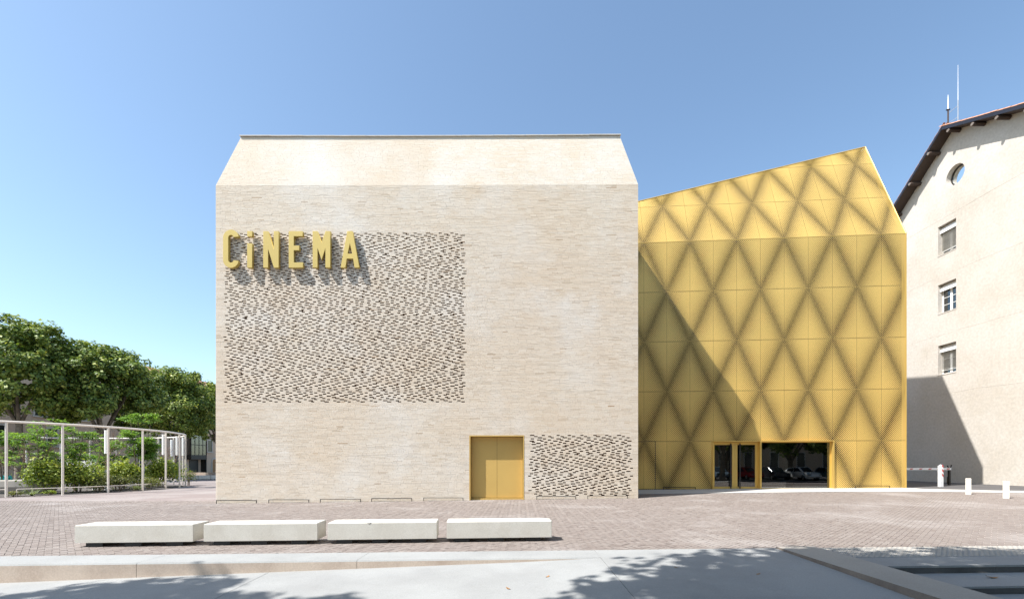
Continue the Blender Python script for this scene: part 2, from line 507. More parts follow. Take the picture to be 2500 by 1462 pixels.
steps = empty('gathering_steps', (0, 0, 0), kind='structure')
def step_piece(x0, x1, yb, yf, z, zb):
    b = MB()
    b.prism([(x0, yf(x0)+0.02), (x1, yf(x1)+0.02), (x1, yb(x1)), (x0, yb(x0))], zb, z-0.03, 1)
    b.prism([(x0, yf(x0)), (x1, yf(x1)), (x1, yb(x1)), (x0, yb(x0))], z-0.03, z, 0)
    b.build('step', [M['concrete'], M['riser_stain_shade']], steps)
xsteps = [5.662, 7.6, 9.9, 12.2, 14.5, 17.0]
TAC = 0.92
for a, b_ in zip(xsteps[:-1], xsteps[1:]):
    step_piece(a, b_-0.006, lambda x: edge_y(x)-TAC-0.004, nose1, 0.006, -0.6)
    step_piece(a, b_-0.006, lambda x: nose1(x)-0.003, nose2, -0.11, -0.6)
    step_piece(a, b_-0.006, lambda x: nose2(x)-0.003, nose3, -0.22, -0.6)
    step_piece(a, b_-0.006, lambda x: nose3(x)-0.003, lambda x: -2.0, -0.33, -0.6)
tac = empty('tactile_strip', (0, 0, 0), kind='structure')
xa = 5.662
i = 0
while xa < 17:
    b = MB(); xb = xa + 0.594
    b.prism([(xa, edge_y(xa)-TAC), (xb, edge_y(xb)-TAC), (xb, edge_y(xb)-0.006), (xa, edge_y(xa)-0.006)], -0.2, 0.009)
    b.build('tactile_tile', M['concrete'], tac)
    xa += 0.6
b = MB()
x = 5.74
while x < 16.9:
    for j in range(9):
        y = edge_y(x) - TAC + 0.06 + j*0.1
        b.add([(x-0.022, y-0.034, 0.008), (x+0.022, y-0.034, 0.008), (x+0.022, y+0.034, 0.008), (x-0.022, y+0.034, 0.008),
               (x-0.014, y-0.026, 0.018), (x+0.014, y-0.026, 0.018), (x+0.014, y+0.026, 0.018), (x-0.014, y+0.026, 0.018)],
              [(4,5,6,7),(0,1,5,4),(1,2,6,5),(2,3,7,6),(3,0,4,7)])
    x += 0.1
b.build('tactile_studs', M['concrete_kerb'], tac, kind='stuff')

def sheet(name, outline, mat, dz, kind='structure', nsub=8):
    """flat piece of ground draped over the paving"""
    bm = bmesh.new()
    vs_ = [bm.verts.new((x, y, 0)) for x, y in outline]
    bm.faces.new(vs_)
    for _ in range(4):
        bmesh.ops.triangulate(bm, faces=bm.faces[:])
        long_e = [e for e in bm.edges if e.calc_length() > 1.6]
        if not long_e: break
        bmesh.ops.subdivide_edges(bm, edges=long_e, cuts=1, use_grid_fill=False)
    bmesh.ops.triangulate(bm, faces=bm.faces[:])
    bmesh.ops.recalc_face_normals(bm, faces=bm.faces[:])
    for v in bm.verts: v.co.z = g(v.co.x, v.co.y) + dz
    if sum(f.normal.z for f in bm.faces) < 0: bmesh.ops.reverse_faces(bm, faces=bm.faces[:])
    me = bpy.data.meshes.new(name); bm.to_mesh(me); bm.free()
    me.materials.append(mat)
    o = link(name, me); o['kind'] = kind
    return o
sheet('forecourt_strip', [(5.3, 22.5), (15, 22.4), (20, 21.6), (28.4, 19.6), (28.4, 21.2), (23, 22.5), (20.6, 23.5), (20.2, 25.6), (5.3, 26.2)], M['strip'], 0.012)
sheet('driveway', [(20.2, 25.6), (20.6, 23.5), (23, 22.5), (28.4, 21.2), (28.4, 45), (20.2, 45)], M['asphalt'], 0.016)

# ================================================================== BRICK CINEMA HALL
UL = 18.46
EAVE = 13.72
brick_b = empty('brick_building', (-12.96, 20.61, 0), -0.0043,
                label='tall windowless pale brick hall with sloped brick roof front and gold double door', cat='building')
RA, RB = 0.30, 2.36
TH = math.atan2(RA, RB)
SL = math.hypot(RA, RB)
CL, CR = 0.957, 0.752
DOOR = (11.10, 13.49, 2.81)
rb = random.Random(11)
PITCH = 0.049
BH = 0.0405
ZA = (0.32, 11.0, 4.26, 11.68)
ZB = (13.66, 18.27, 0.20, 2.83)
LENS = (0.22, 0.29, 0.36, 0.43)

def hole_offsets(n, seed):
    r_ = random.Random(seed); off = 0; out = []; d = 1
    for _ in range(n):
        off += d*0.20 + r_.uniform(-0.03, 0.03)
        if r_.random() < 0.22: d = -d
        out.append(off)
    return out
ho = hole_offsets(400, 5)
def holes_in(zc, j):
    res = []
    for (u0, u1, z0, z1), sp in ((ZA, 0.545), (ZB, 0.545)):
        if z0 < zc < z1:
            x = u0 + (ho[j % 400] % sp)
            while x < u1 - 0.16:
                xx = x + rb.uniform(-0.055, 0.055)
                wd = rb.choice((0.135, 0.145, 0.19))
                if xx > u0 and xx + wd < u1: res.append((xx, xx + wd))
                x += sp
    return res
def fill(a, b_, out):
    """bricks of one course between a and b_"""
    x = a
    while b_ - x > 0.02:
        l = rb.choice(LENS) + rb.uniform(-0.012, 0.012)
        if b_ - (x + l) < 0.12: l = b_ - x
        if l > 0.5: l = l/2
        out.append((x, x + l - 0.005))
        x += l
wall_bricks = []      # (x0,x1,z0,z1)
z = -0.30; j = 0
while z + PITCH < EAVE + 0.001:
    zc = z + PITCH/2
    segs = [(0.0, UL)]
    if zc < DOOR[2]: segs = [(0.0, DOOR[0]), (DOOR[1], UL)]
    hs = holes_in(zc, j)
    spans = []
    for a, b_ in segs:
        x = a
        for h0, h1 in sorted(hs):
            if h0 > x and h1 < b_:
                spans.append((x, h0)); x = h1
        spans.append((x, b_))
    out = []
    for a, b_ in spans: fill(a, b_, out)
    for a, b_ in out: wall_bricks.append((a, b_, z, z + BH + rb.choice((-0.003, -0.001, 0.0, 0.001, 0.002))))
    z += PITCH; j += 1

def btone(u, zz):
    t = rb.gauss(0.52, 0.10)
    q = rb.random()
    if q < 0.02: t = rb.uniform(0.05, 0.25)
    return min(1, max(0, t))
def bdepth():
    return rb.choice((0.0, 0.0, 0.001, 0.001, 0.002, 0.003, 0.004)) + rb.uniform(0, 0.0015)
cand = [i for i, b_ in enumerate(wall_bricks) if 13.5 < b_[0] and b_[2] > 2.86 and 0.27 < b_[1]-b_[0] < 0.45]
cand.sort(key=lambda i: wall_bricks[i][2])
single_b = set(cand[:300])
big = MB()
bm_cache = {}
def brick_piece(li, ti):
    if (li, ti) not in bm_cache:
        b = MB(); l = LENS[li] - 0.006
        b.box((0, 0, 0), (l, 0.075, BH), 0, ti/6)
        bm_cache[(li, ti)] = b.me('brick', M['brick'])
    return bm_cache[(li, ti)]
for i, (a, b_, z0, z1) in enumerate(wall_bricks):
    t = btone(a, z0); d = bdepth()
    if i in single_b:
        li = min(range(4), key=lambda k: abs(LENS[k] - (b_-a+0.005)))
        o = link('brick', brick_piece(li, round(t*6)), brick_b)
        o.location = (a, -d, z0)
        o.scale = ((b_-a)/(LENS[li]-0.006), 1, 1)
        continue
    n = len(big.v)
    y0, y1 = -d, 0.075
    big.v.extend([(a,y0,z0),(b_,y0,z0),(b_,y1,z0),(a,y1,z0),(a,y0,z1),(b_,y0,z1),(b_,y1,z1),(a,y1,z1)])
    for f in ((4,5,6,7),(0,1,5,4),(1,2,6,5),(3,0,4,7),(3,2,1,0)):
        big.f.append(tuple(q+n for q in f)); big.m.append(0); big.t.append(t); big.sm.append(False)
big.build('bricks', M['brick'], brick_b, kind='stuff')
# bricks of the sloped roof front
big = MB()
st, ct = math.sin(TH), math.cos(TH)
def rp_(u, v, nrm): return (u, v*st + nrm*ct*-1, EAVE + v*ct + nrm*st)
v = 0.0
while v + PITCH < SL:
    a0, b0 = CL*v/SL, UL - CR*v/SL
    out = []; fill(a0, b0, out)
    for a, b_ in out:
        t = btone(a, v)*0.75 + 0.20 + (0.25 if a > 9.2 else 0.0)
        d = bdepth()*0.6
        n = len(big.v)
        for (vv, nn) in ((v, d), (v+BH, d), (v+BH, -0.06), (v, -0.06)):
            big.v.append(rp_(a, vv, nn)); big.v.append(rp_(b_, vv, nn))
        for f in ((0,1,3,2),(2,3,5,4),(1,7,5,3),(0,2,4,6),(6,7,1,0)):
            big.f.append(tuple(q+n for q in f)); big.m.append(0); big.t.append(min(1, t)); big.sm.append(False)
    v += PITCH
big.build('roof_bricks', M['brick'], brick_b, kind='stuff')
# backing of the brick skin, side walls, roof body
m = MB()
DEP = 12.0
m.box((0.06, 0.07, -0.5), (DOOR[0]-0.01, DEP, EAVE-0.01))
m.box((DOOR[1]+0.01, 0.07, -0.5), (UL-0.06, DEP, EAVE-0.01))
m.box((DOOR[0]-0.01, 0.07, DOOR[2]+0.01), (DOOR[1]+0.01, DEP, EAVE-0.01))
m.box((DOOR[0]-0.01, 0.55, -0.5), (DOOR[1]+0.01, DEP, DOOR[2]+0.01))
HT = EAVE + RB
e = 0.055
vs = [(0.06, e, EAVE-0.01), (UL-0.06, e, EAVE-0.01), (UL-0.06, DEP, EAVE-0.01), (0.06, DEP, EAVE-0.01),
      (CL+0.03, RA+e, HT-0.01), (UL-CR-0.03, RA+e, HT-0.01), (UL-CR-0.03, DEP-0.6, HT-0.01), (CL+0.03, DEP-0.6, HT-0.01)]
m.add(vs, [(4,5,6,7),(0,1,5,4),(1,2,6,5),(2,3,7,6),(3,0,4,7),(3,2,1,0)])
m.build('wall_core', M['brick_core'], brick_b)
m = MB()
m.box((0.0, 0.068, -0.5), (0.05, DEP, EAVE)); m.box((UL-0.05, 0.068, -0.5), (UL, DEP, EAVE)); m.box((0, DEP, -0.5), (UL, DEP+0.05, EAVE))
for xa, xb in ((0.0, CL), (UL, UL-CR)):
    s_ = 1 if xa == 0 else -1
    m.add([(xa, 0.066, EAVE), (xa, DEP, EAVE), (xb, DEP-0.6, HT), (xb, RA+0.065, HT),
           (xa+0.05*s_, 0.066, EAVE), (xa+0.05*s_, DEP, EAVE), (xb+0.05*s_, DEP-0.6, HT), (xb+0.05*s_, RA+0.065, HT)],
          [(0,1,2,3) if s_ < 0 else (3,2,1,0), (4,5,6,7), (0,3,7,4), (1,2,6,5)])
m.build('side_wall', M['brick'], brick_b)
m = MB()
nseg = 12
for i in range(nseg):                                   # ridge coping in lengths that sag a little
    xa = CL-0.06 + (UL-CR-CL+0.12)*i/nseg; xb = CL-0.06 + (UL-CR-CL+0.12)*(i+1)/nseg - 0.008
    sag = -0.035*math.sin(math.pi*(i+0.5)/nseg)
    m.box((xa, RA-0.07, HT-0.012+sag), (xb, 1.1, HT+0.022+sag))
m.build('coping', M['cap'], brick_b)
# double door
door = MB()
d0, d1, dt = DOOR
m = MB()
m.box((d0, -0.012, -0.4), (d0+0.045, 0.40, dt)); m.box((d1-0.045, -0.012, -0.4), (d1, 0.40, dt)); m.box((d0+0.045, -0.012, dt-0.045), (d1-0.045, 0.40, dt))
m.box((d0+0.045, 0.20, -0.4), (d1-0.045, 0.40, 0.055))
m.build('door_frame', M['gold_paint'], brick_b)
mid = (d0+d1)/2
for a, b_ in ((d0+0.055, mid-0.005), (mid+0.005, d1-0.055)):
    m = MB(); m.box((a, 0.32, 0.075), (b_, 0.37, dt-0.055))
    dl = m.build('door', M['gold_paint'], brick_b)
m = MB(); m.box((d0+0.045, 0.345, 0.06), (d1-0.045, 0.40, dt-0.045)); m.build('door_backing', M['cavity'], brick_b)

# ------------------------------------------------------------------ CiNEMA sign
sign = empty('sign', (-12.5, 20.46, 10.05), -0.0043, label='large gold CiNEMA letters standing off the brick wall', cat='sign')
def arc(cx, cy, rx, ry, a0, a1, n=14):
    return [(cx + rx*math.cos(R(a0+(a1-a0)*i/n)), cy + ry*math.sin(R(a0+(a1-a0)*i/n))) for i in range(n+1)]
K = 1/275.0
def lx(zx): return (zx - 207)*K
def lz(zy): return (637 - zy)*K
def zl(pts): return [(lx(a), lz(b)) for a, b in pts]
def cshape():
    w_, h_, sw = 185, 450, 60
    cx = 207 + w_/2; top = 188; bot = 638
    o_ = arc(cx, top+92, w_/2, 92, 15, 180)           # in flipped space, y down handled below
    pts = []
    r_ = w_/2; ri = r_ - sw
    yt, yb = top + r_, bot - r_
    pts += [(cx + r_*math.cos(R(a)), yt - r_*math.sin(R(a))) for a in range(8, 181, 12)]
    pts += [(cx - r_*math.cos(R(a)), yb + r_*math.sin(R(a))) for a in range(0, 173, 12)] + [(cx + r_*math.cos(R(8)), yb + r_*math.sin(R(8)))]
    inner = [(cx + ri*math.cos(R(a)), yb + ri*math.sin(R(a))) for a in range(12, 181, 14)]
    inner += [(cx - ri*math.cos(R(a)), yt - ri*math.sin(R(a))) for a in range(0, 169, 14)]
    return zl(pts + inner)
letters = {
 'C': [cshape()],
 'i': [zl([(495,205),(553,205),(553,265),(495,265)]), zl([(495,350),(552,350),(552,637),(495,637)])],
 'N': [zl([(686,207),(741,207),(812,430),(812,207),(868,207),(868,637),(812,637),(742,410),(742,637),(686,637)])],
 'E': [zl([(990,207),(1155,207),(1155,265),(1048,265),(1048,378),(1113,378),(1113,432),(1048,432),(1048,577),(1158,577),(1158,637),(990,637)])],
 'M': [zl([(1275,207),(1330,207),(1380,345),(1428,207),(1483,207),(1483,637),(1427,637),(1427,400),(1380,545),(1331,400),(1331,637),(1275,637)])],
 'A': [zl([(1688,207),(1748,207),(1830,637),(1772,637),(1757,532),(1679,532),(1664,637),(1608,637)]), zl([(1717,345),(1747,475),(1689,475)])],
}
for ch, spl in letters.items():
    cu = bpy.data.curves.new('letter', 'CURVE'); cu.dimensions = '2D'; cu.fill_mode = 'BOTH'; cu.extrude = 0.075; cu.bevel_depth = 0.004
    for pts in spl:
        s_ = cu.splines.new('POLY'); s_.points.add(len(pts)-1)
        for p, (a, b_) in zip(s_.points, pts): p.co = (a, b_, 0, 1)
        s_.use_cyclic_u = True
    to = bpy.data.objects.new('tmp', cu); C.objects.link(to)
    me = bpy.data.meshes.new_from_object(to); bpy.data.objects.remove(to)
    me.name = 'letter'; me.materials.clear(); me.materials.append(M['gold_sign'])
    o = link('letter', me, sign)
    o.rotation_euler = (R(90), 0, 0)
    o['label'] = 'gold letter ' + ch
m = MB()
for x in (0.25, 0.95, 1.06, 1.86, 2.30, 3.05, 3.45, 4.0, 4.55, 5.25, 5.6):
    m.box((x-0.02, 0.05, 0.3), (x+0.02, 0.17, 0.34))
m.build('stand_off_bracket', M['black_steel'], sign)

# ------------------------------------------------------------------ low guard hoops
def hoop(u0, u1, base, off, label, grp):
    """base: parent frame (origin, rotation)"""
    (ox, oy), rz = base
    c_, s_ = math.cos(rz), math.sin(rz)
    mx, my = ox + c_*(u0+u1)/2 + s_*off, oy + s_*(u0+u1)/2 - c_*off
    z0 = g(mx, my)
    o = empty('guard_hoop', (mx, my, z0), rz, label=label, cat='guard rail', group=grp)
    h = (u1-u0)/2
    b = MB(); b.box((-h, -0.012, 0.118), (h, 0.012, 0.142)); b.build('rail', M['black_steel'], o)
    for s2 in (-1, 1):
        b = MB(); xc = s2*(h-0.012); b.box((xc-0.012, -0.012, -0.06), (xc+0.012, 0.012, 0.118)); b.build('leg', M['black_steel'], o)
BASEB = ((-12.96, 20.61), -0.0043)
hp = ['first from the pergola side corner', 'second from the pergola side corner', 'third from the pergola side corner', 'fourth from the pergola side corner', 'last before the gold door']
for (a, b_), t in zip(((530, 629), (658, 757), (784, 883), (909, 1008), (1036, 1133)), hp):
    hoop((a-527)/55.9, (b_-527)/55.9, BASEB, 0.06, 'low black hoop at brick wall foot, ' + t, 'low steel hoops along the wall feet')
for (a, b_), t in zip(((1311, 1407), (1435, 1533)), ('next to the gold door', 'nearest the golden building')):
    hoop((a-527)/55.9, (b_-527)/55.9, BASEB, 0.06, 'low black hoop under small perforated brick panel, ' + t, 'low steel hoops along the wall feet')

# ================================================================== GOLDEN BUILDING
GO = (5.24, 25.34); GRZ = -0.0787
GE = 13.36
gold_b = empty('golden_building', (GO[0], GO[1], 0), GRZ, label='gold perforated metal clad building with slanting roof and glass entrance', cat='building')
CW, RH = 1.2, 2.65
U0 = 1.82 - 2*CW                       # left end of column -2
UR = U0 + 13*CW
NXC, NYC = 12, 26
PX_, PY_ = CW/NXC, RH/NYC
GTH = math.atan(0.418)
def ridge_v(u): return 3.14 + 0.2764*(u - 1.79)
def verge_u(v): return UR - 0.052*v
def perf_panel(typ, zcut=None, clip=None, name='panel'):
    """one sheet with punched lozenge holes; hole size grows along one diagonal. x right, z up, origin top-left"""
    V = []; F = []
    def cell(cx, cy, half):
        U, W = cx/CW, cy/RH
        uu = U if typ == 0 else 1-U
        d = min(abs(uu-W), uu+W, 2-uu-W)
        r_ = 0.44 + 0.40*math.exp(-(d/0.33)**1.25) - 0.22*max(0, d-0.3)
        hx, hy = PX_/2, PY_/2
        out = [(cx, cy-hy), (cx+hx, cy), (cx, cy+hy), (cx-hx, cy)]
        n = len(V)
        if half:
            k = 1 if half > 0 else -1
            y0_, y1_ = min(max(cy-hy, 0), RH), min(max(cy+hy, 0), RH)
            V.extend([(cx, y0_), (cx+k*hx, cy), (cx, y1_), (cx, cy+(y0_-cy)*r_), (cx+k*hx*r_, cy), (cx, cy+(y1_-cy)*r_)])
            F.extend([(n, n+3, n+4, n+1), (n+1, n+4, n+5, n+2)] if k > 0 else [(n+1, n+4, n+3, n), (n+2, n+5, n+4, n+1)]); return
        V.extend([(a, min(max(b, 0), RH)) for a, b in out])
        V.extend([(cx+(a-cx)*r_, min(max(cy+(b-cy)*r_, 0), RH)) for a, b in out])
        for q in range(4):
            q2 = (q+1) % 4
            F.append((n+q2, n+q, n+4+q, n+4+q2))
    for j in range(NYC):
        for i in range(NXC):
            cx, cy = (i+0.5)*PX_, (j+0.25)*PY_
            if clip and not clip(cx, cy): continue
            cell(cx, cy, 0)
        for i in range(NXC+1):
            cx, cy = i*PX_, (j+0.75)*PY_
            if clip and not clip(cx, cy): continue
            cell(cx, cy, 1 if i == 0 else (-1 if i == NXC else 0))
    return V, F
def panel_me(typ, clip=None, border=None):
    V, F = perf_panel(typ, clip=clip)
    if not V: return None
    b = MB()
    sx = (CW-0.010)/CW
    b.add([(0.005 + x*sx, 0.0, -(0.005 + y*(RH-0.010)/RH)) for x, y in V], F, 0, rnd.random())
    fl = 0.010
    def strip(x0, y0, x1, y1):
        n = 24
        for i in range(n):
            if x1-x0 > y1-y0: xa, xb, ya, yb = x0+(x1-x0)*i/n, x0+(x1-x0)*(i+1)/n, y0, y1
            else: xa, xb, ya, yb = x0, x1, y0+(y1-y0)*i/n, y0+(y1-y0)*(i+1)/n
            if clip and not clip((xa+xb)/2, (ya+yb)/2): continue
            b.add([(xa, 0.003, -ya), (xb, 0.003, -ya), (xb, 0.003, -yb), (xa, 0.003, -yb)], [(3,2,1,0)], 0, 0.5)
    e = 0.005
    strip(e, e, CW-e, e+fl); strip(e, RH-e-fl, CW-e, RH-e)
    return b.me('panel', M['gold'])
full = [panel_me(0), panel_me(1)]
OP = (1.82+3*CW, 1.82+8*CW)            # entrance opening between seams
OPT = GE - 4*RH                        # 2.76
ZB0 = 0.20
cutb = [panel_me(t, clip=lambda x, y: y < (OPT-ZB0)) for t in (0, 1)]
for c_ in range(-2, 11):
    u0 = 1.82 + c_*CW
    for r_ in range(5):
        if r_ == 4 and OP[0]-0.01 < u0 < OP[1]-0.01: continue
        typ = 0 if (c_ + r_) % 2 == 0 else 1
        o = link('panel', full[typ] if r_ < 4 else cutb[typ], gold_b)
        o.location = (u0, 0, GE - r_*RH)
    for k in range(1, 4):
        typ = 0 if (c_ - k) % 2 == 0 else 1
        vtop = k*RH
        cl = lambda x, y, u0=u0, vtop=vtop: (vtop - y) < ridge_v(u0 + x) - 0.02 and (u0 + x) < verge_u(vtop - y) - 0.01
        whole = cl(0, 0) and cl(CW, 0) and cl(CW, RH)
        me = full[typ] if whole else panel_me(typ, clip=cl)
        if me is None: continue
        o = link('panel', me, gold_b)
        o.rotation_euler = (-GTH, 0, 0)
        o.location = (u0, vtop*math.sin(GTH), GE + vtop*math.cos(GTH))
# trim bars along eave, verge, ridge, corner
gst, gct = math.sin(GTH), math.cos(GTH)
def gp(u, v, n=0.0): return (u, v*gst - n*gct, GE + v*gct + n*gst)
m = MB(); m.tube([gp(U0, ridge_v(U0)), gp(verge_u(6.7), ridge_v(verge_u(6.7)))], 0.03, 6); m.tube([gp(verge_u(0), 0), gp(verge_u(6.7), 6.7)], 0.03, 6)
m.build('edge_trim', M['gold_frame'], gold_b)
m = MB(); m.box((UR-0.03, -0.01, ZB0), (UR+0.02, 0.30, GE-0.02)); m.box((U0, -0.004, GE-0.014), (UR-0.03, 0.05, GE+0.006)); m.build('corner_trim', M['gold_frame'], gold_b)
# dark body behind the sheets
m = MB(); BK = 0.26; BD = 9.0
u_r = UR - 0.03
m.box((U0, BK, -0.4), (OP[0]-0.06, BD, GE)); m.box((OP[1]+0.06, BK, -0.4), (u_r, BD, GE)); m.box((OP[0]-0.06, BK, OPT+0.03), (OP[1]+0.06, BD, GE))
ra, rb2 = ridge_v(U0), 6.7
A = gp(U0, ra); B = gp(verge_u(6.7)-0.02, 6.7)
vs = [(U0, BK, GE), (u_r, BK, GE), (u_r, BD, GE), (U0, BD, GE),
      (A[0], A[1]+BK, A[2]-0.06), (B[0], B[1]+BK, B[2]-0.06), (B[0], BD, B[2]-0.06), (A[0], BD, A[2]-0.06)]
m.add(vs, [(4,5,6,7),(0,1,5,4),(1,2,6,5),(2,3,7,6),(3,0,4,7)])
m.build('wall_core', M['cavity'], gold_b)
m = MB(); m.box((u_r, 0.31, -0.4), (UR+0.02, BD+0.02, GE))
m.add([(UR+0.02, 0.02, GE), (UR+0.02, BD+0.02, GE), (B[0]+0.03, BD+0.02, B[2]), (B[0]+0.03, B[1], B[2])], [(0,1,2,3)])
m.add([(A[0], A[1], A[2]+0.01), (B[0]+0.03, B[1], B[2]+0.01), (B[0]+0.03, BD+0.02, B[2]+0.01), (A[0], BD+0.02, A[2]+0.01)], [(0,1,2,3)])
m.build('side_cladding', M['gold_frame'], gold_b)
m = MB(); m.box((U0, 0.02, -0.3), (OP[0]-0.02, 0.24, ZB0+0.01)); m.box((OP[1]+0.02, 0.02, -0.3), (UR, 0.24, ZB0+0.01)); m.build('plinth', M['black_steel'], gold_b)
# service door outline in the cladding
m = MB(); m.box((2.40, -0.004, 0.2), (2.435, 0.02, 2.77)); m.box((1.2, -0.004, 2.75), (2.40, 0.02, 2.77)); m.build('service_door_gap', M['black_steel'], gold_b)
# entrance
zt = OPT - 0.03; zb = 0.21
u0, u1 = OP; um = u0 + 2.36
m = MB()
m.box((u0-0.05, -0.06, -0.2), (u0, 0.55, zt+0.05)); m.box((u1, -0.10, -0.2), (u1+0.05, 0.55, zt+0.05)); m.box((u0, -0.10, zt), (u1, 0.55, zt+0.05)); m.box((um, -0.10, -0.2), (um+0.06, 0.55, zt))
m.box((u0, 0.1, -0.2), (um, 0.55, zb)); m.box((um+0.06, 0.0, -0.2), (u1, 0.55, zb+0.03))
m.build('entrance_frame', M['gold_frame'], gold_b)
m = MB(); a, b_ = um+0.06, u1
m.box((a, 0.14, zb+0.03), (a+0.05, 0.22, zt)); m.box((b_-0.05, 0.14, zb+0.03), (b_, 0.22, zt)); m.box((a+0.05, 0.14, zt-0.05), (b_-0.05, 0.22, zt)); m.box((a+0.05, 0.14, zb+0.03), (b_-0.05, 0.22, zb+0.08))
win = m.build('window', M['gold_frame'], gold_b)
mdl = a + (b_-a)*0.49
for xa, xb in ((a+0.05, mdl-0.006), (mdl+0.006, b_-0.05)):
    m = MB(); m.box((xa, 0.175, zb+0.08), (xb, 0.187, zt-0.05)); m.build('pane', M['glass'], win)
lw = (um - u0)/2
for k in range(2):
    a = u0 + k*lw + 0.005; b_ = u0 + (k+1)*lw - 0.005
    fw = 0.13
    m = MB()
    m.box((a, 0.20, zb), (a+fw, 0.26, zt-0.01)); m.box((b_-fw, 0.20, zb), (b_, 0.26, zt-0.01)); m.box((a+fw, 0.20, zt-0.16), (b_-fw, 0.26, zt-0.01)); m.box((a+fw, 0.20, zb), (b_-fw, 0.26, zb+0.14))
    d = m.build('door', M['gold_frame'], gold_b)
    m = MB(); m.box((a+fw, 0.225, zb+0.14), (b_-fw, 0.237, zt-0.16)); m.build('pane', M['glass'], d)
    hx = b_-fw-0.10 if k == 0 else a+fw+0.10
    m = MB(); m.tube([(hx, 0.12, zb+0.05), (hx, 0.12, zt-0.08)], 0.032, 8); m.box((hx-0.015, 0.12, zb+0.5), (hx+0.015, 0.20, zb+0.53)); m.box((hx-0.015, 0.12, zt-0.5), (hx+0.015, 0.20, zt-0.47))
    m.build('handle', M['black_steel'], d)
m = MB()
m.box((u0-0.04, 0.3, 0.12), (u1+0.04, 6.0, 0.17)); m.box((u0-0.04, 6.0, 0), (u1+0.04, 6.05, 3.2)); m.box((u0-0.08, 0.56, 0), (u0-0.04, 6, 3.2)); m.box((u0-0.04, 0.56, zt+0.03), (u1+0.04, 6, zt+0.08))
m.build('foyer', M['interior'], gold_b)
m = MB(); m.box((u1-0.16, 0.30, 0.17), (u1-0.01, 0.75, zt+0.02)); m.build('foyer_column', M['interior_light'], gold_b)
BASEG = (GO, GRZ)
def gpx(px):
    r_ = (px-1250)/1150.0
    return (r_*GO[1] - GO[0]) / (math.cos(GRZ) - r_*math.sin(GRZ))
for (a, b_), t in zip(((1618, 1697), (2085, 2169)), ('in the shade beside the entrance doors', 'in the sun beside the glass shopfront')):
    hoop(gpx(a), gpx(b_), BASEG, 0.10, 'low black hoop at the golden wall foot, ' + t, 'low steel hoops along the wall feet')

# ================================================================== PALE GABLED BUILDING
PXW, PYA = 28.0, 29.9
pale = empty('gabled_house', (PXW, PYA, 0), 0, label='tall pale rendered gable wall with dark timber eaves and a round oculus', cat='building')
SF, SN = 0.78, 0.46                     # roof slopes away from and towards the square
AP = 22.72
YN, YF = -17.0, 9.0
prof = [(YN, -0.5), (YF, -0.5), (YF, AP-SF*YF), (0, AP), (YN, AP+SN*YN)]
m = MB()
vs = [(0.0, y, z) for y, z in prof] + [(0.9, y, z) for y, z in prof]
n = len(prof)
m.add(vs, [tuple(reversed(range(n))), tuple(range(n, 2*n))] + [(i, (i+1) % n, n+(i+1) % n, n+i) for i in range(n)])
me = m.me('wall', M['render'])
wins = [(-0.20, 1.06, 15.15, 17.06), (-0.20, 1.06, 11.36, 13.25), (-0.20, 1.06, 7.37, 9.28)]
cut = bmesh.new()
def cbox(a, b):
    r_ = bmesh.ops.create_cube(cut, size=1.0)
    for v in r_['verts']:
        v.co = Vector(((a[0]+b[0])/2 + v.co.x*(b[0]-a[0]), (a[1]+b[1])/2 + v.co.y*(b[1]-a[1]), (a[2]+b[2])/2 + v.co.z*(b[2]-a[2])))
for (y0, y1, z0, z1) in wins: cbox((-0.2, y0, z0), (0.42, y1, z1))
r_ = bmesh.ops.create_cone(cut, cap_ends=True, segments=40, radius1=0.62, radius2=0.62, depth=0.7)
for v in r_['verts']:
    x, y, z = v.co
    v.co = Vector((0.12 + z, -0.15 + x, 19.8 + y))
cme = bpy.data.meshes.new('cut'); cut.to_mesh(cme); cut.free()
bm_ = bmesh.new(); bm_.from_mesh(me); bmesh.ops.recalc_face_normals(bm_, faces=bm_.faces[:]); bm_.to_mesh(me); bm_.free()
wo = bpy.data.objects.new('wall', me); C.objects.link(wo)
co = bpy.data.objects.new('cut', cme); C.objects.link(co)
md = wo.modifiers.new('b', 'BOOLEAN'); md.operation = 'DIFFERENCE'; md.object = co; md.solver = 'EXACT'
dg = bpy.context.evaluated_depsgraph_get()
me2 = bpy.data.meshes.new_from_object(wo.evaluated_get(dg))
bpy.data.objects.remove(wo); bpy.data.objects.remove(co)
if len(me2.materials) == 0: me2.materials.append(M['render'])
me2.name = 'wall'
link('wall', me2, pale)
m = MB()                                 # remaining walls behind the gable end
m.box((0.9, YN, -0.5), (14, YN+0.5, AP+SN*YN)); m.box((0.9, YF-0.5, -0.5), (14, YF, AP-SF*YF)); m.box((13.5, YN+0.5, -0.5), (14, YF-0.5, AP-SF*YF))
m.build('rear_wall', M['render'], pale)
for zz, wob in ((6.08, 0.10), (9.95, 0.05), (13.75, 0.06), (17.5, 0.05)):   # faint proud lines where the lifts of render meet
    if zz in (13.75,): spans = [(YN, -0.35), (1.2, YF)]
    else: spans = [(YN, -0.35), (-0.35, 1.2), (1.2, YF)] if zz < 15.0 and not (7.3 < zz < 9.3) else [(YN, YF)]
    rr_ = random.Random(int(zz*10))
    m = MB()
    for a, b_ in spans:
        if zz == 6.08 or zz == 9.95 or zz == 17.5 or zz == 13.75:
            nn = 14
            pts = [(0.012, a+(b_-a)*i/nn, zz + wob*math.sin(i*0.9+a)*0.5 + rr_.uniform(-0.03, 0.03)) for i in range(nn+1)]
            m.tube(pts, 0.020, 6)
    m.build('render_ledge', M['render'], pale)
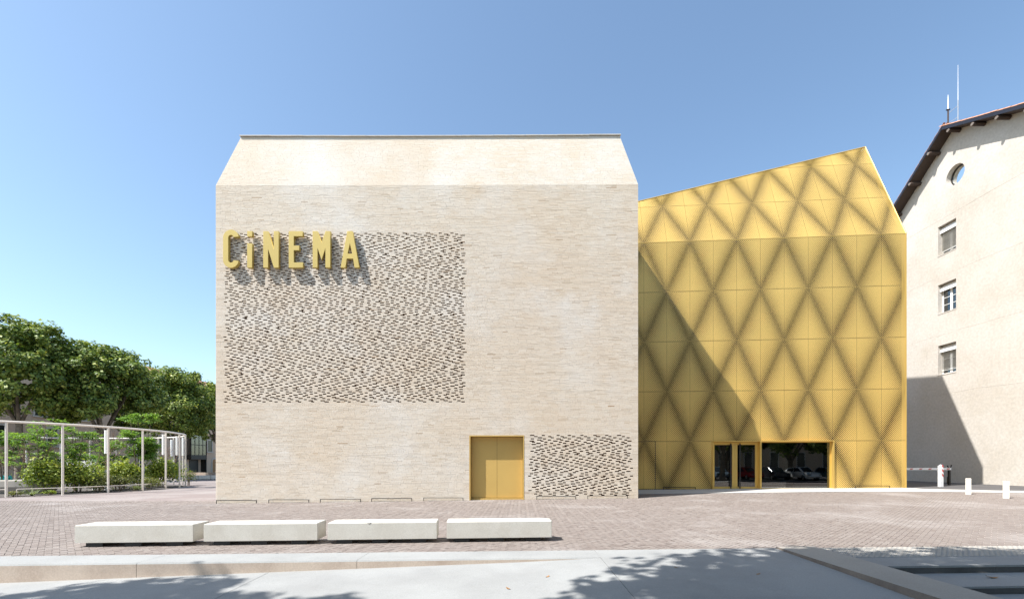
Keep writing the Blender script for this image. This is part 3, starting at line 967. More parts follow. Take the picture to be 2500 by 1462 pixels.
# windows
def house_window(y0, y1, z0, z1, blind, slats_to):
    yw = y1-y0
    m = MB(); X0, X1 = 0.30, 0.36; fw = 0.075
    m.box((X0, y0, z0), (X1, y0+fw, z1)); m.box((X0, y1-fw, z0), (X1, y1, z1)); m.box((X0, y0+fw, z0), (X1, y1-fw, z0+0.09)); m.box((X0, y0+fw, z1-0.10), (X1, y1-fw, z1))
    mc = (y0+y1)/2; m.box((X0-0.01, mc-0.07, z0+0.09), (X1, mc+0.07, z1-0.10))
    o = m.build('window', M['white'], pale)
    for a, b_ in ((y0+fw, mc-0.07), (mc+0.07, y1-fw)):
        m = MB(); m.box((X0+0.025, a, z0+0.09), (X0+0.033, b_, z1-0.10)); m.build('pane', M['pane'], o)
        for k in (1, 2):
            zz = z0+0.09 + (z1-z0-0.5)*k/3
            m = MB(); m.box((X0+0.005, a, zz-0.014), (X0+0.02, b_, zz+0.014)); m.build('glazing_bar', M['white'], o)
    m = MB(); m.box((0.16, y0+0.005, z1-0.40), (0.29, y1-0.005, z1-0.14)); m.box((0.13, y0+0.005, z1-0.44), (0.16, y1-0.005, z1-0.30)); m.build('blind_box', M['white'], o)
    if blind:
        n_ = int((z1-0.45 - slats_to)/0.062)
        for k in range(n_):
            zz = z1-0.47 - k*0.062
            m = MB(); m.add([(0.235, y0+0.03, zz), (0.235, y1-0.03, zz), (0.275, y1-0.03, zz-0.038), (0.275, y0+0.03, zz-0.038)], [(0,1,2,3)])
            m.build('blind_slat', M['blind'], o)
        m = MB(); m.box((0.23, y0+0.03, slats_to-0.03), (0.28, y1-0.03, slats_to)); m.build('blind_rail', M['blind'], o)
    m = MB(); m.box((0.362, y0, z0), (0.41, y1, z1)); m.build('reveal_back', M['interior'], o)
    m = MB(); m.box((-0.02, y0-0.03, z0-0.05), (0.30, y1+0.03, z0+0.004)); m.build('sill', M['render'], o)
house_window(*wins[0], True, 15.42)
house_window(*wins[1], False, 0)
house_window(*wins[2], True, 7.66)
m = MB()
ring = [( -0.15 + 0.62*math.cos(2*math.pi*i/40), 19.8 + 0.62*math.sin(2*math.pi*i/40)) for i in range(40)]
ring2 = [( -0.15 + 0.54*math.cos(2*math.pi*i/40), 19.8 + 0.54*math.sin(2*math.pi*i/40)) for i in range(40)]
for i in range(40):
    k = (i+1) % 40
    m.add([(0.30, *ring[i]), (0.30, *ring[k]), (0.30, *ring2[k]), (0.30, *ring2[i])], [(0,1,2,3)])
    m.add([(0.30, *ring2[i]), (0.30, *ring2[k]), (0.36, *ring2[k]), (0.36, *ring2[i])], [(0,1,2,3)])
oc = m.build('oculus', M['dark_frame'], pale)
m = MB(); m.add([(0.34, *p) for p in ring2], [tuple(range(40))]); m.build('pane', M['pane'], oc)
m = MB(); m.add([(0.44, *p) for p in ring], [tuple(range(40))]); m.build('reveal_back', M['interior'], oc)
# roof
OV = -0.72
def slope_slab(m, y0, y1, zf, off0, off1, x0, x1, mi=0):
    pts = [(y0, zf(y0)+off0), (y1, zf(y1)+off0), (y1, zf(y1)+off1), (y0, zf(y0)+off1)]
    vs = [(x0, y, z) for y, z in pts] + [(x1, y, z) for y, z in pts]
    m.add(vs, [(0,1,2,3),(7,6,5,4),(0,4,5,1),(1,5,6,2),(2,6,7,3),(3,7,4,0)], mi)
zF = lambda y: AP - SF*y
zN = lambda y: AP + SN*y
roof = MB()
slope_slab(roof, 0, YF+0.8, zF, 0.01, 0.10, OV, 14.5); slope_slab(roof, YN-0.8, 0, zN, 0.01, 0.10, OV, 14.5)
ro = roof.build('roof', M['timber'], pale)
m = MB(); slope_slab(m, 0, YF+0.8, zF, 0.102, 0.24, OV+0.05, 14.5); slope_slab(m, YN-0.8, 0, zN, 0.102, 0.24, OV+0.05, 14.5)
m.build('tile_bed', M['tile'], ro)
m = MB(); slope_slab(m, 0.02, YF+0.8, zF, 0.0, 0.19, OV-0.045, OV-0.002); slope_slab(m, YN-0.8, -0.02, zN, 0.0, 0.20, OV-0.045, OV-0.002)
m.build('verge_board', M['lead'], ro)
tl = MB()
for k in range(9):
    a = math.pi*k/8
tile_me = MB(); seg = 6; L_ = 0.42
vs = []
for (yy, rr) in ((0, 0.085), (L_, 0.07)):
    for k in range(seg+1):
        a = math.pi*k/seg
        vs.append((rr*math.cos(a), yy, rr*math.sin(a)*0.8))
tile_me.add(vs, [(k, k+1, seg+1+k+1, seg+1+k) for k in range(seg)], 0, 0.5, True)
tme = tile_me.me('roof_tile', M['tile'])
for s_, zf, sl, nmax in ((1, zF, SF, 24), (-1, zN, SN, 44)):
    for col in range(2):
        for i in range(nmax):
            y = (i+0.5)*0.36
            yy = s_*y
            if yy > YF+0.6 or yy < YN-0.6: break
            o = link('roof_tile', tme, ro)
            o.location = (OV+0.05+col*0.19, yy, zf(yy)+0.235+rnd.uniform(-0.008, 0.012))
            o.rotation_euler = (math.atan(sl), rnd.uniform(-0.05, 0.05), 0) if s_ < 0 else (math.atan(sl), rnd.uniform(-0.05, 0.05), math.pi)
for y in (-14.5, -11.5, -8.6, -6.4, -4.9, -3.4, -2.0, -0.45, 0.95, 2.4, 4.0, 5.6):
    zz = (zF(y) if y > 0 else zN(y)) - 0.13
    m = MB(); m.tube([(OV-0.02, y, zz-0.02), (OV+0.1, y, zz), (0.1, y, zz)], [0.10, 0.125, 0.125], 9, 0)
    p = m.build('purlin', M['timber'], ro)
    m = MB(); m.tube([(OV-0.05, y, zz-0.02), (OV-0.021, y, zz-0.02)], [0.085, 0.10], 9); m.build('beam_end', M['timber_end'], ro)

def antenna(label, x, y, z, parts_):
    o = empty('antenna', (x, y, z), 0, label=label, cat='antenna')
    for nm, path, rad, mat in parts_:
        b = MB(); b.tube(path, rad, 6); b.build(nm, M[mat], o)
antenna('tall thin white whip antenna on the gable roof ridge', 27.98, 29.55, 22.85,
        [('mast', [(0, 0, 0), (0, 0, 1.5)], 0.022, 'coping'), ('whip', [(0, 0, 1.5), (0, 0, 3.7)], [0.016, 0.007], 'white'),
         ('bracket', [(0, 0, 1.15), (-0.50, 0.1, 0.75)], 0.012, 'coping'), ('bracket', [(0, 0, 0.45), (-0.50, 0.1, 0.1)], 0.012, 'coping')])
antenna('short antenna with dark rusty mast foot on the gable roof ridge', 27.45, 29.65, 22.85,
        [('mast', [(0, 0, 0), (0, 0, 0.95)], 0.04, 'timber'), ('clamp', [(-0.1, 0, 0.95), (0.1, 0, 0.98)], 0.05, 'lead'), ('whip', [(0, 0, 0.95), (0, 0, 1.45), (0, 0, 1.9)], [0.03, 0.028, 0.012], 'white')])

# ================================================================== BOLLARDS, BARRIER
def bollard(px, Y, zt, wd, label):
    X = (px-1250)*Y/1150; z0 = g(X, Y)
    h = zt; a = wd/2; c_ = 0.012
    b = MB()
    sec = [(a, -0.1), (a, h-c_), (a-c_, h)]
    vs = []
    for (q, zz) in sec: vs += [(-q, -q, zz), (q, -q, zz), (q, q, zz), (-q, q, zz)]
    fs = [(8, 9, 10, 11)]
    for s_ in range(2):
        for k in range(4): fs.append((s_*4+k, s_*4+(k+1) % 4, s_*4+4+(k+1) % 4, s_*4+4+k))
    b.add(vs, fs)
    o = b.build('stone_bollard', M['bollard'], label=label, cat='bollard', group='square stone bollards by the driveway')
    o.location = (X, Y, z0); o.rotation_euler = (0, 0, -0.75)
bollard(2364, 20.4, 0.69, 0.18, 'square pale stone bollard closer to the red and white barrier')
bollard(2456, 18.7, 0.67, 0.18, 'square pale stone bollard farther from the red and white barrier')
bx_, by_ = 22.75, 25.0
bar = empty('barrier_gate', (bx_, by_, g(bx_, by_)), 0.12, label='white barrier arm with red marks and striped post across the driveway', cat='barrier')
m = MB(); m.box((-0.09, -0.07, -0.05), (0.09, 0.07, 1.13))
post = m.build('post', M['white'], bar)
for k in range(3):
    zz = 0.52 + k*0.24
    m = MB(); m.add([(0.0, -0.074, zz+0.10), (0.088, -0.074, zz), (0.088, -0.074, zz+0.12), (0.0, -0.074, zz+0.22)], [(0,1,2,3)])
    m.add([(0.094, -0.07, zz), (0.094, 0.07, zz+0.02), (0.094, 0.07, zz+0.14), (0.094, -0.07, zz+0.12)], [(0,1,2,3)])
    m.build('red_stripe', M['red'], post)
m = MB(); m.tube([(-0.09, 0, 1.13), (0.0, 0, 1.18), (0.09, 0, 1.13)], 0.02, 6); m.build('cradle', M['white'], bar)
ar = MB(); ay = 1.3
ar.box((-1.35, ay-0.03, 0.88), (2.15, ay+0.03, 1.0)); arm = ar.build('arm', M['white'], bar)
for k in range(6):
    xx = -0.95 + k*0.58
    m = MB(); m.add([(xx-0.13, ay-0.034, 0.91), (xx+0.05, ay-0.034, 0.91), (xx+0.13, ay-0.034, 0.97), (xx-0.05, ay-0.034, 0.97)], [(0,1,2,3)]); m.build('red_mark', M['red'], arm)
m = MB(); m.tube([(-1.35, ay, 0.94), (-1.9, ay, 0.86)], 0.035, 6); m.build('counterweight_bar', M['black_steel'], bar)
m = MB(); m.box((2.0, ay-0.05, -0.05), (2.1, ay+0.05, 0.88)); m.box((2.02, ay+0.05, 0.1), (2.16, ay+0.1, 0.5)); m.tube([(2.05, ay, 0.8), (2.2, ay, 1.16)], 0.03, 6); m.tube([(2.05, ay, 0.9), (1.93, ay, 1.13)], 0.03, 6)
m.build('rest_post', M['black_steel'], bar)

# ================================================================== STONE BENCHES
bdir = math.atan2(0.72, 9.11)
bl = 2.135
labels = ['cream stone bench block farthest from the golden building', 'cream stone bench block second in the row, counted from the pergola side',
          'cream stone bench block with a small chip in its top edge', 'cream stone bench block with rough broken end, nearest the golden building']
for k in range(4):
    s0 = k*2.335
    x0, y0 = -8.30 + s0*math.cos(bdir), 8.94 + s0*math.sin(bdir)
    o = empty('stone_bench', (x0, y0, g(x0, y0)), bdir, label=labels[k], cat='bench', group='stone bench blocks in a row on the paving')
    b = MB(); d = 0.56; c_ = 0.012
    zb_, zt_ = 0.085, 0.42
    nst = 1
    outl = [(0, 0), (bl, 0), (bl, d), (0, d)]
    rj = random.Random(k+40)
    if k == 3:                                         # broken, rough end
        outl = [(0, 0), (bl, 0)] + [(bl + rj.uniform(-0.02, 0.05), d*t) for t in (0.12, 0.24, 0.36, 0.48, 0.6, 0.72)] + [(bl-0.07, d*0.88), (bl-0.12, d), (0, d)]
    n = len(outl)
    cxm, cym = bl/2, d/2
    def ins(p, a): return (p[0] + (a if p[0] < cxm else -a), p[1] + (a if p[1] < cym else -a))
    lv = [[(*p, zb_) for p in outl]]
    if k == 3: lv.append([((p[0] + (rj.uniform(-0.03, 0.03) if p[0] > bl-0.2 and p[1] > 0.02 else 0)), p[1], 0.24) for p in outl])
    lv += [[(*p, zt_-c_) for p in outl], [(*ins(p, c_), zt_) for p in outl]]
    vs = [p for L2 in lv for p in L2]
    fs = [tuple(reversed(range(n))), tuple(range((len(lv)-1)*n, len(lv)*n))]
    for q in range(len(lv)-1):
        fs += [(q*n+i, q*n+(i+1) % n, (q+1)*n+(i+1) % n, (q+1)*n+i) for i in range(n)]
    b.add(vs, fs); b.build('seat_block', M['bench'], o)
    if k == 2:
        b = MB(); b.tube([(0.78, -0.004, 0.425), (0.80, 0.004, 0.40), (0.84, 0.004, 0.425)], 0.012, 5); b.build('chip', M['bollard'], o)
    for xx in (0.16, 0.86, 1.62):
        b = MB(); b.box((xx, 0.05, -0.03), (xx+0.30, d-0.08, zb_)); b.build('foot', M['black_steel'], o)

# ================================================================== FOLIAGE TOOLS
def leaf_obj(name, P, Nn, size, tone, mat, parent, wid=0.38, fold=0.10, kind=None):
    rs = np.random.RandomState(len(P) % 1000 + 5)
    N_ = len(P)
    Nn = Nn / np.maximum(1e-6, np.linalg.norm(Nn, axis=1, keepdims=True))
    t = rs.normal(size=(N_, 3)); t -= (t*Nn).sum(1, keepdims=True)*Nn
    t /= np.maximum(1e-6, np.linalg.norm(t, axis=1, keepdims=True))
    b = np.cross(Nn, t)
    s = size[:, None]
    V = np.empty((N_, 4, 3))
    V[:, 0] = P - t*s*0.5
    V[:, 1] = P + b*s*wid + Nn*s*fold
    V[:, 2] = P + t*s*0.5
    V[:, 3] = P - b*s*wid + Nn*s*fold
    me = bpy.data.meshes.new(name)
    me.vertices.add(N_*4); me.vertices.foreach_set('co', V.reshape(-1))
    idx = np.arange(N_)*4
    F = np.stack([idx, idx+1, idx+2, idx, idx+2, idx+3], 1).reshape(-1)
    me.loops.add(N_*6); me.loops.foreach_set('vertex_index', F.astype(np.int32))
    me.polygons.add(N_*2)
    me.polygons.foreach_set('loop_start', (np.arange(N_*2)*3).astype(np.int32))
    at = me.attributes.new('tone', 'FLOAT', 'FACE'); at.data.foreach_set('value', np.repeat(tone, 2).astype(np.float32))
    me.update(calc_edges=True); me.validate()
    me.materials.append(mat)
    o = link(name, me, parent)
    if kind: o['kind'] = kind
    return o

def plane_tree(name, X, Y, z0, zc, rx, rz, seed, label, group, th=None, nclump=120, per=120, lean=(0, 0), trunk_r=0.28, size=(0.21, 0.35), nfill=1.0):
    rs = np.random.RandomState(seed)
    o = empty(name, (X, Y, z0), 0, label=label, cat='tree', group=group)
    zc_ = zc - z0
    # trunk and limbs
    fork = max(2.4, zc_ - rz*0.95)
    b = MB()
    b.tube([(0, 0, -0.2), (0.03, 0.02, fork*0.5), (0.06, -0.03, fork)], [trunk_r*1.25, trunk_r, trunk_r*0.85], 9)
    b.build('trunk', M['bark'], o)
    for k in range(7):
        a = 2*math.pi*k/7 + rs.uniform(-0.3, 0.3)
        rr = rx*rs.uniform(0.45, 0.75); hz = zc_ + rz*rs.uniform(-0.2, 0.55)
        ex, ey = rr*math.cos(a)+lean[0], rr*math.sin(a)+lean[1]
        b = MB(); b.tube([(0.05, -0.02, fork-0.3), (ex*0.45, ey*0.45, fork + (hz-fork)*0.42), (ex*0.8, ey*0.8, fork+(hz-fork)*0.75), (ex, ey, hz)],
                         [trunk_r*0.6, trunk_r*0.38, trunk_r*0.22, trunk_r*0.08], 6)
        b.build('limb', M['bark'], o)
    P = []; Nn = []; T = []
    for c_ in range(nclump):
        d = rs.normal(size=3); d /= np.linalg.norm(d)
        if d[2] < -0.8: d[2] *= -1
        f = rs.uniform(0.30, 0.98)**0.6
        small = rs.rand() < 0.15
        if small: f = rs.uniform(0.92, 1.01)
        cen = np.array([d[0]*rx*f + lean[0], d[1]*rx*f + lean[1], zc_ + d[2]*rz*f])
        ct_ = rs.uniform(-0.12, 0.12)
        n_ = int(per*rs.uniform(0.7, 1.3)*nfill)
        if small: n_ = n_//3
        q = rs.normal(size=(n_, 3)); q /= np.linalg.norm(q, axis=1, keepdims=True)
        rad = rs.uniform(0.6, 1.1)*(0.10 if small else 0.21)*rx
        q2 = q*rad*rs.uniform(0.55, 1.05, size=(n_, 1))*np.array([1, 1, 0.75])
        P.append(cen + q2)
        Nn.append(q*0.7 + d*0.5 + np.array([0, 0, 0.75]) + rs.normal(size=(n_, 3))*0.55)
        T.append(np.clip(0.45 + ct_ + rs.normal(size=n_)*0.2, 0, 1))
    P = np.concatenate(P); Nn = np.concatenate(Nn); T = np.concatenate(T)
    leaf_obj('crown', P, Nn, rs.uniform(size[0], size[1], len(P)), T, M['leaf_plane'], o)
    return o

def shrub(name, label, X, Y, rx, h, mat, n, size, seed, group=None, cat='shrub', up=0.5, wid=0.36, nclump=26):
    rs = np.random.RandomState(seed)
    z0 = g(X, Y)
    o = empty(name, (X, Y, z0), 0, label=label, cat=cat, group=group)
    b = MB()
    for k in range(7):
        a = rs.uniform(0, 6.28); rr = rx*rs.uniform(0.2, 0.7)
        b.tube([(0.12*math.cos(a), 0.12*math.sin(a), -0.05), (rr*0.5*math.cos(a), rr*0.5*math.sin(a), h*0.4), (rr*math.cos(a), rr*math.sin(a), h*rs.uniform(0.65, 0.9))], [0.022, 0.016, 0.006], 5)
    b.build('stems', M['stem'], o)
    P = []; Nn = []; T = []
    for c_ in range(nclump):
        d = rs.normal(size=3); d /= np.linalg.norm(d); d[2] = abs(d[2])*1.1 - 0.25
        f = rs.uniform(0.35, 0.95)
        cen = np.array([d[0]*rx*f, d[1]*rx*f, h*0.5 + d[2]*h*0.48*f])
        n_ = n//nclump
        q = rs.normal(size=(n_, 3))*np.array([0.26*rx, 0.26*rx, 0.14*h])
        P.append(cen+q); Nn.append(d*0.6 + np.array([0, -0.1, up]) + rs.normal(size=(n_, 3))*0.6)
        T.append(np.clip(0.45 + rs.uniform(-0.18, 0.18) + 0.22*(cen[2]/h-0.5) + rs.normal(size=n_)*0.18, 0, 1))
    P = np.concatenate(P); P[:, 2] = np.abs(P[:, 2]) + 0.02
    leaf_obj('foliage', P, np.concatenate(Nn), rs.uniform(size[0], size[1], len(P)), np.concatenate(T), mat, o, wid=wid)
    return o

def feather_tree(X, Y, h, spread, seed, label, group, stems=4, wrap=False, nspray=60):
    rs = np.random.RandomState(seed)
    z0 = g(X, Y)
    o = empty('young_tree', (X, Y, z0), 0, label=label, cat='tree', group=group)
    tips = []
    for k in range(stems):
        a = 2*math.pi*k/stems + rs.uniform(-0.4, 0.4); rr = spread*rs.uniform(0.25, 0.5)*(0.3 if stems == 1 else 1)
        top = (rr*math.cos(a), rr*math.sin(a), h*rs.uniform(0.78, 0.95))
        b = MB(); b.tube([(0.06*math.cos(a), 0.06*math.sin(a), -0.05), (top[0]*0.35, top[1]*0.35, h*0.35), (top[0]*0.75, top[1]*0.75, h*0.65), top], [0.045, 0.035, 0.022, 0.008], 6)
        b.build('stem', M['stem'], o)
        for q in range(7):
            t = rs.uniform(0.4, 1.0)
            base = np.array([top[0]*t, top[1]*t, top[2]*t])
            a2 = rs.uniform(0, 6.28); l = spread*rs.uniform(0.35, 0.65)*(1.15-0.5*t)
            tip = base + np.array([l*math.cos(a2), l*math.sin(a2), l*rs.uniform(0.15, 0.6)])
            b = MB(); b.tube([tuple(base), tuple((base+tip)/2 + np.array([0, 0, 0.06])), tuple(tip)], [0.014, 0.01, 0.004], 4, cap=False); b.build('branch', M['stem'], o)
            tips += [tip, (base+tip)/2]
    if wrap:
        b = MB(); b.tube([(0.0, 0.0, 0.05), (0.02, 0.0, 1.1)], 0.07, 8); b.build('trunk_wrap', M['white'], o)
    P = []; Nn = []; T = []
    for c_ in range(nspray):
        t = tips[rs.randint(len(tips))] + rs.normal(size=3)*np.array([0.12, 0.12, 0.08])
        n_ = 34
        a2 = rs.uniform(0, 6.28)
        ax = np.array([math.cos(a2), math.sin(a2), -0.15])
        q = rs.uniform(-0.4, 0.4, size=(n_, 1))*ax + rs.normal(size=(n_, 3))*np.array([0.10, 0.10, 0.045])
        P.append(t+q); Nn.append(np.array([0, 0, 1.0]) + rs.normal(size=(n_, 3))*0.35); T.append(np.clip(0.5 + rs.uniform(-0.2, 0.2) + rs.normal(size=n_)*0.15, 0, 1))
    P = np.concatenate(P)
    leaf_obj('foliage', P, np.concatenate(Nn), rs.uniform(0.13, 0.24, len(P)), np.concatenate(T), M['leaf_feather'], o, wid=0.2)
    return o

def bare_shrub(X, Y, h, seed, label, group, mat='twig'):
    rs = np.random.RandomState(seed)
    o = empty('bare_shrub', (X, Y, g(X, Y)), 0, label=label, cat='shrub', group=group)
    b = MB()
    def grow(p, d, l, r_, depth):
        q = p + d*l
        b.tube([tuple(p), tuple((p+q)/2 + rs.normal(size=3)*0.03*l), tuple(q)], [r_, r_*0.8, r_*0.55], 5, cap=False)
        if depth == 0: return
        for _ in range(3 if depth > 1 else 4):
            nd = d + rs.normal(size=3)*0.42; nd[2] = abs(nd[2])*0.9 + 0.15; nd /= np.linalg.norm(nd)
            grow(q, nd, l*rs.uniform(0.55, 0.8), r_*0.55, depth-1)
    for k in range(3):
        a = rs.uniform(0, 6.28)
        d = np.array([0.22*math.cos(a), 0.22*math.sin(a), 1.0]); d /= np.linalg.norm(d)
        grow(np.array([0.05*math.cos(a), 0.05*math.sin(a), -0.03]), d, h*0.38, 0.036, 3)
    b.build('branches', M[mat], o)

# ================================================================== PERGOLA RING AND ITS PLANTING
ctrl = [(-26.3, 24.5), (-25.05, 26.15), (-24.25, 28.0), (-23.8, 29.9), (-23.8, 32.0), (-24.25, 34.1), (-25.3, 36.5), (-28.2, 39.4), (-33, 41), (-39, 40.4),
        (-43, 37), (-44, 31.5), (-41.5, 26), (-36.5, 22.8), (-31.5, 21.9), (-28.3, 22.7)]
def catmull(c, n=12):
    out = []
    N_ = len(c)
    for i in range(N_):
        p0, p1, p2, p3 = [Vector(c[(i+k-1) % N_]) for k in range(4)]
        for q in range(n):
            t = q/n
            out.append(0.5*((2*p1) + (p2-p0)*t + (2*p0-5*p1+4*p2-p3)*t*t + (3*p1-p0-3*p2+p3)*t**3))
    return out
cv = catmull(ctrl)
GZ = -0.179
perg = empty('ring_pergola', (-34, 31.5, GZ), 0, label='off white steel ring pergola on slender posts around the planting bed', cat='pergola')
def rel(p, z): return (p.x+34, p.y-31.5, z)
m = MB(); loop_ = cv + [cv[0]]
m.tube([rel(p, 3.93) for p in loop_], 0.062, 8, cap=False); m.build('top_rail', M['offwhite_steel'], perg)
cen = Vector((-33.5, 31.5))
inner = [p + (cen-p).normalized()*0.25 for p in loop_]
k_open = [p for p in inner]
m = MB(); m.tube([rel(p, 0.40) for p in k_open[2:]], 0.025, 6); m.tube([rel(k_open[2], 0.40), rel(k_open[2], -0.02)], 0.025, 6); m.build('low_rail', M['offwhite_steel'], perg)
arcl = [0.0]
for a, b_ in zip(loop_[:-1], loop_[1:]): arcl.append(arcl[-1] + (b_-a).length)
npost = 29; step_ = arcl[-1]/npost
lampset = {2, 4, 5, 6, 8, 10}
for k in range(npost):
    s_ = k*step_
    i = max(j for j in range(len(arcl)) if arcl[j] <= s_ + 1e-6)
    i = min(i, len(loop_)-2)
    t = (s_-arcl[i])/max(1e-6, arcl[i+1]-arcl[i])
    p = loop_[i].lerp(loop_[i+1], t)
    q = rel(p, 0)
    m = MB(); m.tube([(q[0], q[1], -0.1), (q[0], q[1], 3.93)], 0.058, 8); po = m.build('post', M['offwhite_steel'], perg)
    if k in lampset:
        d = (cen-p).normalized()
        m = MB(); m.tube([(q[0]-0.05+d.x*0.11, q[1]+d.y*0.11, 2.35), (q[0]-0.05+d.x*0.11, q[1]+d.y*0.11, 3.75)], 0.085, 10); m.build('tube_lamp', M['lamp_white'], perg)
sheet('planting_bed', [(p.x, p.y) for p in [q + (cen-q).normalized()*0.12 for q in cv[::3]]], M['soil'], 0.018)

GS = 'shrubs in the ring planting bed'
def at(px, Y): return (px-1250)*Y/1150
shrub('laurel_shrub', 'round bright laurel shrub between the planter block and second pergola post', at(112, 27.2), 27.2, 0.85, 1.95, M['leaf_laurel'], 2600, (0.11, 0.19), 1, GS)
shrub('laurel_shrub', 'broad laurel shrub with yellow tips right behind the second pergola post', at(190, 28.6), 28.6, 1.0, 1.95, M['leaf_laurel'], 3000, (0.11, 0.19), 2, GS)
shrub('laurel_shrub', 'tall laurel shrub by the whitewashed stakes', at(298, 32.2), 32.2, 1.05, 2.0, M['leaf_laurel'], 2800, (0.12, 0.2), 3, GS)
shrub('laurel_shrub', 'yellow green laurel shrub at the rounded end of the bed', at(392, 35.0), 35.0, 1.25, 2.0, M['leaf_laurel'], 3000, (0.12, 0.2), 4, GS)
shrub('low_shrub', 'low reddish green spreading shrub behind the third pergola post', at(238, 28.9), 28.9, 0.85, 1.05, M['leaf_low'], 1700, (0.09, 0.16), 5, GS, wid=0.22)
shrub('low_shrub', 'low olive shrub between third and fourth pergola posts', at(290, 30.2), 30.2, 1.0, 1.0, M['leaf_low'], 1800, (0.09, 0.16), 6, GS, wid=0.22)
shrub('low_shrub', 'small feathery low conifer beside the fourth pergola post', at(364, 31.6), 31.6, 0.62, 0.85, M['leaf_low'], 1200, (0.09, 0.15), 7, GS, wid=0.16)
shrub('low_shrub', 'scrubby small bush at the tip of the bed', at(462, 37.6), 37.6, 0.55, 1.2, M['leaf_low'], 500, (0.09, 0.15), 8, GS, wid=0.2)
shrub('grass_tuft', 'yellow tuft at the foot of the fourth pergola post', at(328, 29.9), 29.9, 0.28, 0.32, M['leaf_yucca'], 260, (0.1, 0.2), 9, GS, cat='plant', wid=0.12, nclump=8)
shrub('grass_tuft', 'brownish tuft beside the first pergola post', at(37, 25.0), 25.0, 0.35, 0.3, M['leaf_low'], 300, (0.08, 0.16), 10, GS, cat='plant', wid=0.15, nclump=8)
shrub('grass_tuft', 'small green tuft between first and second pergola posts', at(122, 26.2), 26.2, 0.25, 0.25, M['leaf_laurel'], 200, (0.08, 0.14), 12, GS, cat='plant', wid=0.2, nclump=8)
shrub('laurel_shrub', 'dark laurel shrub deep in the bed before the van', at(255, 36.5), 36.5, 1.3, 1.9, M['leaf_laurel'], 2200, (0.12, 0.2), 13, GS)
# strap-leaved plant
yx, yy_ = at(78, 25.5), 25.5
o = empty('strap_leaf_plant', (yx, yy_, g(yx, yy_)), 0, label='spiky pale green strap leaved plant at the bed edge', cat='plant')
for k in range(22):
    a = 2*math.pi*k/22 + rnd.uniform(-0.15, 0.15); l = rnd.uniform(0.45, 0.75); w_ = 0.035; hh = rnd.uniform(0.12, 0.38)
    dx, dy = math.cos(a), math.sin(a); sx_, sy_ = -dy*w_, dx*w_
    b = MB()
    pts = [(0.0, 0.0), (l*0.5, hh), (l, hh*0.45)]
    vs = []
    for i, (r_, zz) in enumerate(pts):
        f = (1, 0.9, 0.1)[i]
        vs += [(dx*r_+sx_*f, dy*r_+sy_*f, zz+0.02), (dx*r_-sx_*f, dy*r_-sy_*f, zz+0.02)]
    b.add(vs, [(0,1,3,2),(2,3,5,4)], 0, rnd.random()); b.build('leaf', M['leaf_yucca'], o)
GT = 'young trees in the ring planting bed'
feather_tree(at(98, 27.6), 27.6, 4.7, 1.7, 21, 'leaning many stemmed young tree with sparse foliage near the planter block', GT, 5, nspray=62)
feather_tree(at(185, 29.6), 29.6, 4.5, 1.8, 22, 'vase shaped young tree with feathery top between second and third pergola posts', GT, 5, nspray=78)
feather_tree(at(338, 33.4), 33.4, 5.5, 1.9, 23, 'dense upright feathery young tree with white trunk wrap', GT, 3, True, nspray=220)
feather_tree(at(262, 33.8), 33.8, 3.6, 1.4, 24, 'small feathery young tree behind the brown bare shrub', GT, 3, nspray=60)
feather_tree(at(10, 28.6), 28.6, 4.2, 1.5, 25, 'dark feathery young tree standing by the seated person', GT, 3, nspray=60)
GBs = 'leafless shrubs in the ring planting bed'
bare_shrub(at(254, 31.8), 31.8, 4.6, 31, 'tall bare brown shrub rising above the pergola rail', GBs)
bare_shrub(at(66, 27.3), 27.3, 3.3, 32, 'bare brown multi stemmed shrub beside the planter block', GBs)
bare_shrub(at(405, 36.2), 36.2, 3.4, 33, 'bare pinkish twiggy shrub near the rounded end of the pergola', GBs)
for k, (px, Y, hh) in enumerate(((228, 30.4, 1.5), (258, 30.9, 1.35), (349, 33.0, 1.7))):
    b = MB(); b.tube([(0, 0, -0.1), (0.03, 0, hh)], [0.06, 0.055], 7)
    X = at(px, Y)
    o = b.build('plant_stake', M['white'], label=('whitewashed stake before the parked van', 'whitewashed stake under the tall bare shrub', 'whitewashed stake under the dense feathery tree')[k], cat='stake', group='white stakes in the planting bed')
    o.location = (X, Y, g(X, Y))

# concrete planter block and seated person
px0 = at(20, 27.3)
o = empty('planter_block', (-29.6, 27.4, GZ), 0.12, label='low rounded concrete planter block with undercut base', cat='planter')
b = MB(); n = 28
outl = [(2.9*math.copysign(abs(math.cos(t))**0.6, math.cos(t)), 0.75*math.copysign(abs(math.sin(t))**0.8, math.sin(t))) for t in [2*math.pi*i/n for i in range(n)]]
lv = [(0.62, 0.0), (0.80, 0.18), (1.0, 0.42), (1.0, 0.74), (0.985, 0.78)]
vs = [(x*(1-(1-f)*0.35), y*f, z) for f, z in lv for x, y in outl]
fs = [tuple(range((len(lv)-1)*n, len(lv)*n))]
for q in range(len(lv)-1): fs += [(q*n+i, q*n+(i+1) % n, (q+1)*n+(i+1) % n, (q+1)*n+i) for i in range(n)]
b.add(vs, fs); b.build('block', M['concrete_kerb'], o)
b = MB(); b.box((-1.0, 0.9, -0.02), (1.6, 1.5, 0.40)); b.build('seat_ledge', M['concrete_kerb'], o)

